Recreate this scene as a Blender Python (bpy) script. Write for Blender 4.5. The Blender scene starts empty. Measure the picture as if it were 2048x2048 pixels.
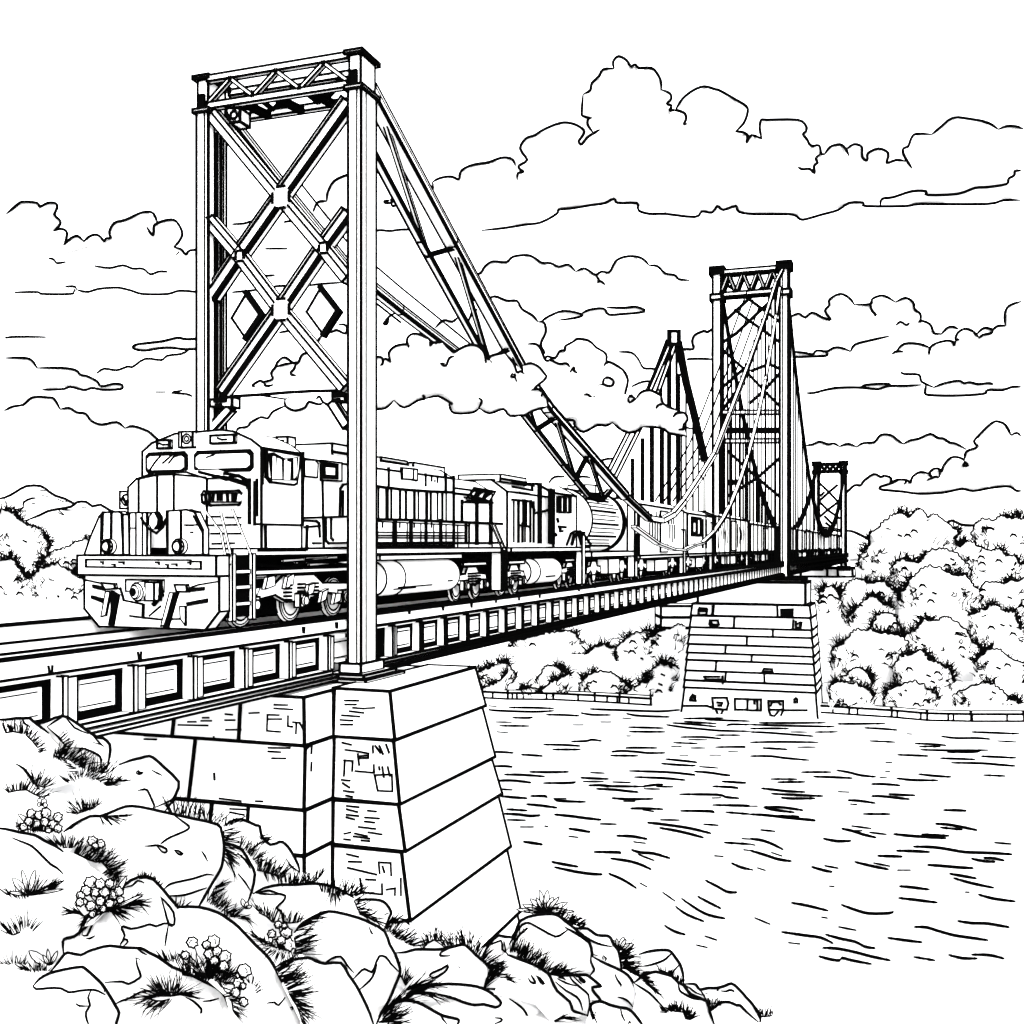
import bpy, math, random
import numpy as np
from mathutils import Vector, geometry

# ------------------------------------------------------------------ camera, light, exposure
SC = bpy.context.scene
COL = SC.collection
TH = math.radians(19.7)
FL, CX, HY, CH = 2219.0, 1024.0, 1093.0, 16.8
cam_d = bpy.data.cameras.new('camera'); cam = bpy.data.objects.new('camera', cam_d); COL.objects.link(cam)
cam.location = (0, 0, CH); cam.rotation_euler = (math.radians(90), 0, TH)
cam_d.sensor_width = 36; cam_d.lens = 36 * FL / 2048; cam_d.shift_y = (HY - 1024) / 2048
cam_d.clip_start = 0.1; cam_d.clip_end = 20000
SC.camera = cam
W = bpy.data.worlds.new('World'); SC.world = W; W.use_nodes = True
nt = W.node_tree; bg = nt.nodes['Background']
sky = nt.nodes.new('ShaderNodeTexSky'); sky.sky_type = 'NISHITA'; sky.sun_disc = False
SUN_EL, SUN_AZ = math.radians(35), math.radians(150)
sky.air_density = 1; sky.dust_density = 1.5; sky.ozone_density = 0      # a milky white overcast
sky.sun_elevation = SUN_EL; sky.sun_rotation = SUN_AZ
hs = nt.nodes.new('ShaderNodeHueSaturation'); hs.inputs['Saturation'].default_value = .08
nt.links.new(sky.outputs[0], hs.inputs['Color']); nt.links.new(hs.outputs[0], bg.inputs[0]); bg.inputs[1].default_value = 0.15
sd = bpy.data.lights.new('sun', 'SUN'); sd.energy = 1.0; sd.angle = math.radians(20); sd.color = (1, .98, .96)
sun = bpy.data.objects.new('sun', sd); COL.objects.link(sun)
sun.rotation_euler = Vector((-math.sin(SUN_AZ) * math.cos(SUN_EL), -math.cos(SUN_AZ) * math.cos(SUN_EL), -math.sin(SUN_EL))).to_track_quat('-Z', 'Y').to_euler()
SC.view_settings.view_transform = 'Standard'; SC.view_settings.look = 'None'
SC.view_settings.exposure = 2.6; SC.view_settings.gamma = 1
SC.cycles.max_bounces = 6

# ------------------------------------------------------------------ materials
def mat(name, c0, c1, scale, rough=.9):
    m = bpy.data.materials.new(name); m.use_nodes = True
    t = m.node_tree; b = t.nodes['Principled BSDF']
    b.inputs['Roughness'].default_value = rough; b.inputs['Specular IOR Level'].default_value = 0.0
    n = t.nodes.new('ShaderNodeTexNoise'); n.inputs['Scale'].default_value = scale
    r = t.nodes.new('ShaderNodeValToRGB')
    r.color_ramp.elements[0].color = (*c0, 1); r.color_ramp.elements[1].color = (*c1, 1)
    t.links.new(n.outputs['Fac'], r.inputs[0]); t.links.new(r.outputs[0], b.inputs['Base Color'])
    return m
def white(name, scale=3., v=.7): return mat(name, (v, v, v), (v + .05, v + .05, v + .05), scale)
INKM = mat('black_ink', (.0004, .0004, .0004), (.0008, .0008, .0008), 5.)
STEEL = white('white_painted_steel'); STONE = white('pale_stone', 3., .62); ROCKM = white('pale_rock', 3., .6); LEAFM = white('pale_foliage', 3., .5)
CLOUDM = white('white_cloud', .01, .55); WATERM = white('pale_water', .05, .6); SOILM = white('pale_soil', .3, .6); GLASSM = white('pale_glass', 3., .65)
WH, INK = 0, 1

# ------------------------------------------------------------------ camera geometry
s_, c_ = math.sin(TH), math.cos(TH)
FW = Vector((-s_, c_, 0)); RT = Vector((c_, s_, 0)); UP = Vector((0, 0, 1)); CAM = Vector((0, 0, CH))
def P(px, py, D): return CAM + FW * D + RT * ((px - CX) / FL * D) + UP * ((HY - py) / FL * D)
def on_s(px, py, s):
    r = (px - CX) / FL; return P(px, py, s / (c_ + r * s_))
def on_a(px, py, a):
    r = (px - CX) / FL; return P(px, py, a / (s_ - r * c_))
def on_z(px, py, z): return P(px, py, (CH - z) * FL / (py - HY))
def dep(p): return max(1.0, (Vector(p) - CAM).dot(FW))
INKK = 1.22
def iw(px, p): return INKK * px * dep(p) / FL           # width in metres of an ink line drawn PX wide (2048 frame)
ZF = dict(a=(0, 800, 512), b=(512, 800, 512), c=(1024, 800, 512), d=(1536, 800, 512), e=(0, 1280, 512), f=(512, 1280, 512),
          g=(350, 60, 512), h=(350, 500, 512), i=(0, 1536, 512), j=(512, 1536, 512), k=(1024, 1700, 348), l=(1300, 500, 512),
          m=(1300, 1100, 400), n=(900, 1150, 400), o=(1648, 1000, 400), p=(0, 380, 480), q=(840, 80, 600), r=(1440, 80, 608),
          s=(740, 480, 660), t=(1500, 500, 548), u=(960, 1380, 540), v=(1500, 1380, 548), w=(1200, 1700, 348))
def Q(txt):
    """'p 50,195 130,125' -> points in the 2048 frame; a letter switches the sheet the following points were measured on"""
    out = []; x0, y0, k = 0, 0, 1
    for tok in txt.split():
        if ',' in tok:
            x, y = tok.split(','); out.append((x0 + float(x) * k, y0 + float(y) * k))
        else:
            x0, y0, sz = ZF[tok]; k = sz / 1932
    return out
def QS(txt):
    """several strokes, '|' between them; the sheet letter carries over"""
    out = []; last = ''
    for part in txt.split('|'):
        toks = part.split()
        if not toks: continue
        if ',' in toks[0]: part = last + ' ' + part
        for tk in part.split():
            if ',' not in tk: last = tk
        out.append(Q(part))
    return out
def smooth(pts, n=3, closed=False):
    pts = [Vector(p) for p in pts]; N = len(pts)
    if N < 3: return [tuple(p) for p in pts]
    out = []
    for i in range(N if closed else N - 1):
        if closed: a, b, c, d = pts[i - 1], pts[i], pts[(i + 1) % N], pts[(i + 2) % N]
        else: a, b, c, d = pts[max(i - 1, 0)], pts[i], pts[i + 1], pts[min(i + 2, N - 1)]
        for k in range(n):
            t = k / n
            out.append(tuple(.5 * ((2 * b) + (c - a) * t + (2 * a - 5 * b + 4 * c - d) * t * t + (3 * b - a - 3 * c + d) * t ** 3)))
    if not closed: out.append(tuple(pts[-1]))
    return out
def resample(pts, step):
    out = [pts[0]]
    for p, q in zip(pts, pts[1:]):
        L = math.dist(p, q); n = max(1, int(L / step))
        for k in range(1, n + 1): out.append(tuple(p[i] + (q[i] - p[i]) * k / n for i in range(len(p))))
    return out

# ------------------------------------------------------------------ mesh builder
class MB:
    def __init__(s, tf=None, ink=4.2): s.v = []; s.f = []; s.m = []; s.tf = tf; s.ink = ink
    def T(s, p): return Vector(s.tf(*p)) if s.tf else Vector(p)
    def face(s, pts, m=WH, world=False):
        n = len(s.v); s.v += [Vector(p) if world else s.T(p) for p in pts]; s.f.append(tuple(range(n, n + len(pts)))); s.m.append(m)
    def _bar(s, p, q, wp, wq, m):
        d = q - p
        if d.length < 1e-6: return
        d.normalize(); u = d.cross(UP if abs(d.z) < .9 else Vector((1, 0, 0))).normalized(); w = d.cross(u)
        n = len(s.v)
        for c, h in ((p - d * wp * .5, wp * .5), (q + d * wq * .5, wq * .5)):
            s.v += [c + u * h + w * h, c - u * h + w * h, c - u * h - w * h, c + u * h - w * h]
        for f in ((0, 1, 2, 3), (7, 6, 5, 4), (0, 4, 5, 1), (1, 5, 6, 2), (2, 6, 7, 3), (3, 7, 4, 0)):
            s.f.append(tuple(n + i for i in f)); s.m.append(m)
    def line(s, pts, px=None, m=INK, world=False):
        """ink line along a polyline, of near constant drawn width"""
        pts = [Vector(p) if world else s.T(p) for p in pts]; px = px or s.ink
        for p, q in zip(pts, pts[1:]): s._bar(p, q, iw(px, p), iw(px, q), m)
    def beam(s, p, q, w, h, up=None, ink=None, m=WH):
        """rectangular beam from p to q, W across and H along UP, with inked edges"""
        p, q = s.T(p), s.T(q); d = (q - p).normalized()
        up = Vector(up) if up else (UP if abs(d.z) < .95 else Vector((0, 1, 0)))
        u = d.cross(up).normalized(); w_ = u.cross(d).normalized()
        c = []
        for b in (p, q):
            for x, y in ((1, 1), (-1, 1), (-1, -1), (1, -1)): c.append(b + u * (x * w / 2) + w_ * (y * h / 2))
        s.hexa(c, ink, m, True)
    def hexa(s, c, ink=None, m=WH, world=False, fm=None):
        c = [Vector(p) if world else s.T(p) for p in c]; n = len(s.v); s.v += c
        for k, f in enumerate(((3, 2, 1, 0), (4, 5, 6, 7), (0, 1, 5, 4), (1, 2, 6, 5), (2, 3, 7, 6), (3, 0, 4, 7))):
            s.f.append(tuple(n + i for i in f)); s.m.append(fm[k] if fm else m)
        ink = s.ink if ink is None else ink
        if ink:
            for a, b in ((0, 1), (1, 2), (2, 3), (3, 0), (4, 5), (5, 6), (6, 7), (7, 4), (0, 4), (1, 5), (2, 6), (3, 7)):
                s._bar(c[a], c[b], iw(ink, c[a]), iw(ink, c[b]), INK)
    def box(s, x0, x1, y0, y1, z0, z1, ink=None, m=WH):
        s.hexa([(x0, y0, z0), (x1, y0, z0), (x1, y1, z0), (x0, y1, z0), (x0, y0, z1), (x1, y0, z1), (x1, y1, z1), (x0, y1, z1)], ink, m)
    def prism(s, A, B, ink=None, m=WH, world=False):
        """two matching rings of points joined into a solid"""
        A = [Vector(p) if world else s.T(p) for p in A]; B = [Vector(p) if world else s.T(p) for p in B]; N = len(A); n = len(s.v)
        s.v += A + B
        s.f.append(tuple(range(n + N - 1, n - 1, -1))); s.m.append(m); s.f.append(tuple(range(n + N, n + 2 * N))); s.m.append(m)
        ink = s.ink if ink is None else ink
        for i in range(N):
            j = (i + 1) % N; s.f.append((n + i, n + j, n + N + j, n + N + i)); s.m.append(m)
            if ink:
                s._bar(A[i], A[j], iw(ink, A[i]), iw(ink, A[j]), INK); s._bar(B[i], B[j], iw(ink, B[i]), iw(ink, B[j]), INK)
                e1 = (A[i] - A[i - 1]).normalized(); e2 = (A[j] - A[i]).normalized()
                if e1.dot(e2) < .86: s._bar(A[i], B[i], iw(ink, A[i]), iw(ink, B[i]), INK)
    def tube(s, pts, rad, m=INK, n=5, closed=False, caps=True):
        """round tube through world points; RAD a number or one per point"""
        pts = [Vector(p) for p in pts]; N = len(pts)
        if N < 2: return
        rs = [rad] * N if isinstance(rad, (int, float)) else rad
        base = len(s.v); u = None
        for i, p in enumerate(pts):
            if closed: d = pts[(i + 1) % N] - pts[i - 1]
            else: d = pts[min(i + 1, N - 1)] - pts[max(i - 1, 0)]
            if d.length < 1e-9: d = Vector((1, 0, 0))
            d.normalize()
            if u is None: u = d.cross(UP if abs(d.z) < .9 else Vector((1, 0, 0)))
            u = u - d * u.dot(d)
            if u.length < 1e-6: u = d.cross(Vector((.3, .5, .8)))
            u.normalize(); w = d.cross(u)
            for k in range(n):
                t = 2 * math.pi * k / n; s.v.append(p + (u * math.cos(t) + w * math.sin(t)) * rs[i])
        for i in range(N if closed else N - 1):
            j = (i + 1) % N
            for k in range(n):
                l = (k + 1) % n; s.f.append((base + i * n + k, base + i * n + l, base + j * n + l, base + j * n + k)); s.m.append(m)
        if caps and not closed:
            s.f.append(tuple(base + k for k in range(n - 1, -1, -1))); s.m.append(m)
            s.f.append(tuple(base + (N - 1) * n + k for k in range(n))); s.m.append(m)
    def cyl(s, p, q, r, n=24, ink=None, m=WH, r2=None, lines=0):
        """cylinder or cone frustum with inked end rings and LINES long inked lines"""
        p, q = s.T(p), s.T(q); d = (q - p).normalized(); r2 = r if r2 is None else r2
        u = d.cross(UP if abs(d.z) < .9 else Vector((1, 0, 0))).normalized(); w = d.cross(u)
        A = [p + (u * math.cos(2 * math.pi * k / n) + w * math.sin(2 * math.pi * k / n)) * r for k in range(n)]
        B = [q + (u * math.cos(2 * math.pi * k / n) + w * math.sin(2 * math.pi * k / n)) * r2 for k in range(n)]
        s.prism(A, B, 0, m, True); ink = s.ink if ink is None else ink
        if ink:
            s.tube(A, iw(ink, p) / 2, INK, 4, True); s.tube(B, iw(ink, q) / 2, INK, 4, True)
            # the two long edges where the round side turns away
            vw = (p - CAM); nrm = vw.cross(d)
            if nrm.length > 1e-6:
                nrm.normalize()
                for sg in (1, -1):
                    for k in range(lines + 1):
                        t = k * .38; e = (nrm * sg * math.cos(t) - (vw.normalized() - d * vw.normalized().dot(d)).normalized() * math.sin(t))
                        s._bar(p + e * r, q + e * r2, iw(ink, p), iw(ink, q), INK)
    def ring(s, c, ax, r, px=None, n=20):
        c = s.T(c); d = Vector(ax).normalized(); u = d.cross(UP if abs(d.z) < .9 else Vector((1, 0, 0))).normalized(); w = d.cross(u)
        s.tube([c + (u * math.cos(2 * math.pi * k / n) + w * math.sin(2 * math.pi * k / n)) * r for k in range(n)], iw(px or s.ink, c) / 2, INK, 4, True)
    def build(s, name, parent=None, mats=None, smooth_=False):
        root = parent
        while root is not None and root.parent: root = root.parent
        off = root.location if root is not None else Vector((0, 0, 0))
        me = bpy.data.meshes.new(name)
        me.from_pydata([tuple(p - off) for p in s.v], [], s.f)
        for m in (mats or (STEEL, INKM)): me.materials.append(m)
        me.polygons.foreach_set('material_index', s.m); me.update()
        o = bpy.data.objects.new(name, me); COL.objects.link(o)
        if parent is not None: o.parent = parent
        return o
def tag(o, label=None, cat=None, group=None, kind=None):
    if label: o['label'] = label
    if cat: o['category'] = cat
    if group: o['group'] = group
    if kind: o['kind'] = kind
    return o
def thing(name, label, cat, loc, group=None):
    o = bpy.data.objects.new(name, None); COL.objects.link(o); o.location = Vector(loc); o.empty_display_size = .3
    return tag(o, label, cat, group)

# ------------------------------------------------------------------ rounded solids from an outline at its own distance
def _seg_dist(X, poly):
    a = poly; b = np.roll(poly, -1, 0); d = b - a; L = (d ** 2).sum(1) + 1e-9
    t = np.clip(((X[:, None, :] - a[None]) * d[None]).sum(2) / L[None], 0, 1)
    pr = a[None] + t[..., None] * d[None]
    return np.sqrt(((X[:, None, :] - pr) ** 2).sum(2).min(1))
def _inside(X, poly):
    x, y = X[:, 0][:, None], X[:, 1][:, None]; a = poly; b = np.roll(poly, -1, 0)
    c = ((a[:, 1] > y) != (b[:, 1] > y)) & (x < (b[:, 0] - a[:, 0]) * (y - a[:, 1]) / (b[:, 1] - a[:, 1] + 1e-12) + a[:, 0])
    return c.sum(1) % 2 == 1
class Puff:
    """a rounded solid: its outline stands at distance D, the front bulges FB metres, the back BB"""
    def __init__(s, poly, D, fb, bb, step=None, cap=None, rough=0., seed=1):
        s.poly = np.array(poly, float); s.D = D; s.fb = fb; s.bb = bb
        lo, hi = s.poly.min(0), s.poly.max(0); step = step or max(6, (hi - lo).max() / 16)
        rng = np.random.RandomState(seed)
        gx, gy = np.meshgrid(np.arange(lo[0], hi[0], step), np.arange(lo[1], hi[1], step))
        G = np.stack([gx.ravel(), gy.ravel()], 1) + rng.uniform(-.3, .3, (gx.size, 2)) * step
        G = G[_inside(G, s.poly)] if len(G) else G
        if len(G):
            d = _seg_dist(G, s.poly); G = G[d > .35 * step]; d = d[d > .35 * step]
        else: d = np.zeros(0)
        s.dm = min(d.max(), cap) if len(d) and cap else (d.max() if len(d) else 10.)
        n = len(s.poly)
        V = [Vector(p) for p in s.poly] + [Vector(p) for p in G]
        vo, eo, fo, ov, oe, of = geometry.delaunay_2d_cdt(V, [(i, (i + 1) % n) for i in range(n)], [], 1, .01)
        s.V = np.array([tuple(v) for v in vo]); s.F = fo
        h = s.h(s.V) * (1 + rough * rng.uniform(-1, 1, len(s.V)))
        s.H = h
    def h(s, X):
        X = np.atleast_2d(X); t = np.clip(_seg_dist(X, s.poly) / s.dm, 0, 1); return np.sqrt(np.maximum(0, 1 - (1 - t) ** 2)) * _inside(X, s.poly)
    def depth(s, x, y): return s.D - s.fb * float(s.h(np.array([[x, y]]))[0])
    def has(s, x, y): return bool(_inside(np.array([[x, y]], float), s.poly)[0])
    def add(s, mb, m=WH):
        n = len(mb.v); N = len(s.V)
        mb.v += [P(x, y, s.D - s.fb * hh) for (x, y), hh in zip(s.V, s.H)]
        mb.v += [P(x, y, s.D + s.bb * hh) for (x, y), hh in zip(s.V, s.H)]
        for f in s.F:
            mb.f.append(tuple(n + i for i in f)); mb.m.append(m); mb.f.append(tuple(n + N + i for i in reversed(f))); mb.m.append(m)
    def stroke(s, mb, pts, px=4.5, rim=False, sm=2, taper=True, lift=1.):
        pts = smooth(pts, sm) if sm > 1 else pts
        pts = resample(pts, 9)
        A = np.array(pts, float)
        if rim: dd = np.full(len(A), s.D - s.fb * math.sqrt(max(0, 1 - (1 - min(1, 3 / s.dm)) ** 2)))
        else: dd = s.D - s.fb * s.h(A)
        r = .62 * px * s.D / FL
        N = len(pts); rs = [r * (.45 + .55 * min(1, min(i, N - 1 - i) / 2.5)) if taper else r for i in range(N)]
        mb.tube([P(x, y, d - r * 1.3 * lift) for (x, y), d in zip(pts, dd)], rs, INK, 5)
# ------------------------------------------------------------------ water with its inked wave marks
def make_water():
    b = MB()
    b.face([(-6000, -3000, 0), (6000, -3000, 0), (6000, 12000, 0), (-6000, 12000, 0)])
    marks = QS("""u 60,112 120,117|60,140 130,147 380,155 530,148|205,125 380,126 530,132|230,197 340,199 378,194|472,176 600,178 712,184|718,163 800,176 937,178
|1046,168 1120,182 1240,188 1358,192|1018,200 1085,206|785,135 900,140 1000,143 1280,152 1430,141|110,228 228,230|137,255 355,257|118,298 205,306|660,249 742,249|860,228 940,228
|1060,265 1315,272|1066,297 1328,299|1046,328 1080,328|652,368 760,364 800,355 872,364|452,390 600,392 720,400|517,425 720,425|60,443 160,443 242,450|293,462 380,466 450,472|80,544 180,544 234,550
|1040,415 1100,412 1272,414|940,442 1010,435 1130,442 1200,450 1328,449|932,468 1135,470|1425,470 1493,470|1640,465 1728,465|1325,493 1450,505 1557,517|1296,525 1420,535 1545,541|1568,547 1708,558
|352,585 500,587 636,585|172,604 300,606 464,618|90,650 210,646 290,652 368,662|452,665 640,664 686,657|788,590 893,594|718,627 820,632 922,636|736,654 886,655|946,657 1080,662
|775,682 860,680 960,688|860,686 1160,690|1160,690 1250,678 1312,675|830,706 960,712 1050,722 1136,730|1170,706 1290,708|1260,690 1386,692|1066,578 1340,587 1480,600 1543,608|1102,622 1320,630 1472,644
|1532,582 1640,590 1740,605 1793,610|1728,653 1840,660 1906,664|1662,688 1800,694 1850,702|118,706 234,714|137,757 240,767 340,774|360,758 460,758 484,768|525,775 570,792 758,800|530,776 620,776|330,816 430,825 555,842
|940,772 1060,780 1243,778|1025,796 1113,796|1425,745 1700,748 1760,765 1857,774|1655,772 1725,770|1074,847 1160,846 1313,852|1160,856 1248,870|1432,864 1640,866 1680,876|1662,822 1880,826 1932,830|1755,873 1932,887
|188,852 340,862|172,884 280,890 360,900 434,895|193,928 328,931|286,979 386,979|460,972 490,978|530,890 640,900 760,916 870,928|856,957 980,959|632,990 720,1003 792,1016|632,1045 706,1054|308,1085 380,1094 450,1105
|1196,948 1280,956 1400,972 1520,992 1657,1026|1282,985 1400,1005 1500,1028 1602,1056|1288,928 1430,930|1597,959 1708,967|975,1042 1090,1046 1200,1066|1096,1085 1188,1096|812,1158 980,1160 1012,1166|1082,1142 1150,1162 1240,1168 1364,1204|1130,1175 1250,1220|932,1204 1060,1222 1150,1248 1228,1284|510,1228 600,1246 706,1264
|530,1266 680,1298 800,1315 878,1318|918,1312 1000,1345 1060,1378 1122,1418|1140,1377 1200,1410|1675,1185 1744,1190|1745,1090 1932,1102|1870,1062 1932,1066|1883,1142 1932,1147|1797,1237 1870,1268 1932,1282
|1304,1445 1400,1512|1440,1490 1550,1565 1640,1610 1757,1634|1397,1547 1480,1605 1607,1656|1555,1475 1640,1520 1728,1564|1610,1360 1700,1405 1770,1443 1843,1447|1318,1683 1390,1725 1472,1750|1605,1758 1700,1790|1545,1823 1630,1842
|1332,248 1450,265 1600,280 1720,290 1932,295|1375,235 1500,243 1694,262|1460,224 1694,240|1454,204 1745,200|1610,212 1932,222|1762,255 1800,245 1932,248|1682,322 1866,322|1432,336 1600,336 1728,348|1490,354 1628,356|1382,376 1558,382|1367,404 1444,404|1504,414 1614,414|1682,408 1880,406 1900,412|1775,440 1850,442
|v 0,272 150,270 275,272|0,243 200,250 598,258|60,230 310,232 535,230|0,295 120,300 320,315 450,325|283,295 405,296|453,296 620,294|0,368 210,365 485,368|332,402 465,402|86,408 170,412 266,418|615,238 728,238 955,236|805,266 930,272 1042,282|1102,308 1148,310
|1560,295 1700,300 1900,308|1348,325 1450,338 1600,338 1698,346|1742,358 1882,366|840,358 1028,367|1160,376 1300,382 1386,390|1192,398 1345,399|1200,420 1400,425 1684,423|1390,438 1580,436 1630,425|1038,456 1160,460 1260,465|1340,480 1460,484 1590,489|1630,466 1720,470 1880,478|1418,512 1640,516 1760,526 1872,535
|0,465 150,466 240,478 420,494|954,510 1006,511|952,574 990,574|360,578 575,578|608,564 700,580 780,600 890,612|445,610 590,614 725,621|912,615 968,619|1032,621 1150,634 1330,636|1186,592 1300,604 1420,612|1645,599 1804,606|143,627 335,628|192,649 392,647
|855,662 950,663 1062,672|78,692 170,702 260,712 393,719|148,730 340,740 520,747|218,758 300,764 462,764|620,716 704,719|855,747 930,748 1040,760 1128,769|975,732 1060,738 1168,742|688,776 770,780 887,797|706,803 758,808|0,818 56,818|93,825 200,825 290,834 378,848|100,830 180,846 316,862|1362,846 1460,847 1528,851
|0,875 120,882 270,900 420,914 464,920|180,886 350,890|797,873 993,874|72,985 180,996|714,957 858,976|644,976 720,992 800,1018 893,1040|720,990 795,991|840,1003 965,1017|1010,1014 1120,1026 1230,1034 1385,1045|1208,1016 1408,1028|1306,942 1400,948 1500,966 1605,988|1340,968 1500,984
|0,1048 80,1058 160,1086 238,1126|0,1085 40,1094|0,1130 100,1160 200,1192 295,1206|148,1143 230,1171|515,1046 610,1064 716,1063|1722,1075 1846,1085|1150,1103 1290,1107 1400,1122 1520,1142 1700,1148 1852,1158|1030,1132 1160,1135 1270,1142|897,1168 1000,1171 1077,1174|735,1210 860,1240 980,1264|868,1218 990,1242|1560,1187 1640,1204 1733,1211|1645,1182 1720,1186 1796,1202
|1250,1232 1340,1238 1480,1250 1578,1255|0,1262 24,1270|50,1252 112,1272|432,1245 520,1270 583,1282|523,1237 626,1256|1038,1269 1135,1269|1405,1294 1500,1310 1600,1328|1433,1324 1560,1360 1722,1394|557,1382 598,1384|1052,1382 1140,1390 1268,1406|1516,1424 1550,1425|1045,1465 1180,1480 1324,1498|1608,1440 1720,1470 1874,1490
|290,1499 400,1518 555,1556|642,1512 740,1548 840,1574 970,1573 1015,1563|502,1600 550,1608|30,1604 146,1652|622,1668 753,1694|220,1704 380,1728 500,1745 590,1787|530,1722 640,1752 745,1775 810,1808 887,1820|1462,1627 1560,1642 1660,1644 1740,1656 1832,1672|1157,1670 1245,1672 1330,1698 1440,1728 1560,1746 1682,1764|968,1746 1100,1764 1218,1778
|268,1780 357,1790|510,1818 600,1820 720,1842 860,1878 993,1906|482,1875 560,1896 630,1906 650,1888 720,1905 860,1932|1152,1880 1308,1906|1398,1866 1500,1890 1606,1892|1560,1865 1690,1868 1796,1894""")
    for st in marks:
        pts = resample(smooth(st, 3), 14); N = len(pts)
        for i in range(N - 1):
            (x0, y0), (x1, y1) = pts[i], pts[i + 1]
            wd = 2.4 + min(1, max(0, (y0 - 1480) / 200)) * .9; w0 = wd * (.5 + .5 * min(1, i / 2)); w1 = wd * (.5 + .5 * min(1, (N - 2 - i) / 2))
            q = [on_z(x0, y0 + w0, .03), on_z(x1, y1 + w1, .03), on_z(x1, y1 - w1, .03), on_z(x0, y0 - w0, .03)]
            b.face(q, INK, True)
    return tag(b.build('water', None, (WATERM, INKM)), kind='structure')
make_water()

# ------------------------------------------------------------------ land
def GD(px, py): return 8.25 + (2048 - py) * .0123
EDGE = [(-500, 1440), (0, 1460), (60, 1450), (200, 1500), (330, 1600), (420, 1690), (520, 1710), (640, 1760), (760, 1810), (860, 1880), (1000, 1900), (1080, 1880), (1180, 1930), (1260, 1980), (1380, 2010), (1500, 2060), (1600, 2110), (1750, 2200)]
def make_ground():
    b = MB(); rows = []
    for x, y in resample(EDGE, 40):
        col = [P(x, y, GD(x, y) + .9) + Vector((0, 0, -14.5)), P(x, y, GD(x, y) + .3), P(x, y, GD(x, y))]
        for t in (.33, .66, 1): yy = y + (max(2250, y + 60) - y) * t; col.append(P(x, yy, max(4., GD(x, yy))))
        col.append(col[-1] + Vector((0, -12, -.4)))
        rows.append(col)
    for A, B in zip(rows, rows[1:]):
        for i in range(len(A) - 1): b.face([A[i], B[i], B[i + 1], A[i + 1]], WH, True)
    tag(b.build('ground', None, (SOILM, INKM)), kind='structure')
make_ground()
def make_far_bank():
    b = MB(); sh = [(-900, 1392), (300, 1392), (955, 1400), (1150, 1408), (1365, 1418), (1500, 1425), (1640, 1432), (1800, 1444), (2060, 1452), (2700, 1480)]
    prev = None
    for x, y in sh:
        p = on_z(x, y, -.5); d = (p - CAM); d.z = 0; d.normalize()
        col = [p, p + d * 2.6 + UP * .9, p + d * 30 + UP * 5, p + d * 90 + UP * 11, p + d * 700 + UP * 15]
        if prev:
            for i in range(4): b.face([prev[i], col[i], col[i + 1], prev[i + 1]], WH, True)
        prev = col
    tag(b.build('riverbank', None, (SOILM, INKM)), kind='structure')
make_far_bank()
def make_hill(name, outline, close, D, strokes='', fb=40.):
    b = MB(); top = Q(outline); pf = Puff(smooth(top, 2) + Q(close), D, fb, 80., rough=.02)
    pf.add(b); pf.stroke(b, top, 5, True)
    for st in QS(strokes): pf.stroke(b, st, 4.5)
    tag(b.build(name, None, (SOILM, INKM)), kind='structure')
make_hill('hill', 'a -80,760 40,735 110,700 200,650 310,650 370,690 420,722 490,745 560,782 700,850', 'a 700,1500 -80,1500', 520, 'a 300,680 340,685|318,722 360,727|175,800 180,770 240,740 270,740|175,800 165,820 110,825|235,778 265,780|145,838 200,835|440,750 480,768|495,765 540,760')
make_hill('hill', 'a 180,915 300,870 360,840 430,825 540,805 580,772 650,768 700,802 760,790 830,832 960,880 1100,930', 'a 1100,1500 180,1500', 440, 'a 440,850 480,870|470,830 550,830|620,810 655,815|440,828 485,868')
make_hill('hill', 'd 560,985 630,990 700,1020 760,1055 800,1100', 'd 820,1250 560,1250', 420)
make_hill('hill', 'o 1150,215 1190,215 1240,198 1330,240 1460,245 1600,260', 'o 1600,700 1150,700', 500)
def make_quay(name, pts, seams, label):
    b = MB(); pts = Q(pts)
    B = [on_z(x, y, -.4) for x, y in pts]; d = [(p - CAM) for p in B]
    for p, q in zip(B, B[1:]):
        dv = p - CAM; dv.z = 0; dv.normalize(); h = UP * 1.15
        b.hexa([p, q, q + dv * 2, p + dv * 2, p + h, q + h, q + dv * 2 + h, p + dv * 2 + h], 3.6, WH, True); b.line([p + UP * .48 - dv * .05, q + UP * .48 - dv * .05], 3.6, INK, True)
    for t in seams:
        k = min(int(t * (len(B) - 1)), len(B) - 2); f = t * (len(B) - 1) - k; p = B[k].lerp(B[k + 1], f)
        b.line([p + UP * .5, p + UP * 1.1], 3.2, INK, True)
    tag(b.build(name, None, (STONE, INKM)), label, 'stone wall')
make_quay('quay_wall', 'n 270,1225 560,1240 1000,1245 1400,1265 1640,1280 1940,1300', (.1, .22, .24, .37, .52, .7, .78, .86), 'low stone quay wall along the far shore between the two stone piers')
make_quay('quay_wall', 'v 480,190 700,205 1000,225 1250,248 1560,255 1932,255 2100,262', (.08, .2, .36, .47, .58, .6, .67, .78, .86), 'low stone quay wall along the shore below the big bushes beyond the far pier')

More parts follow.
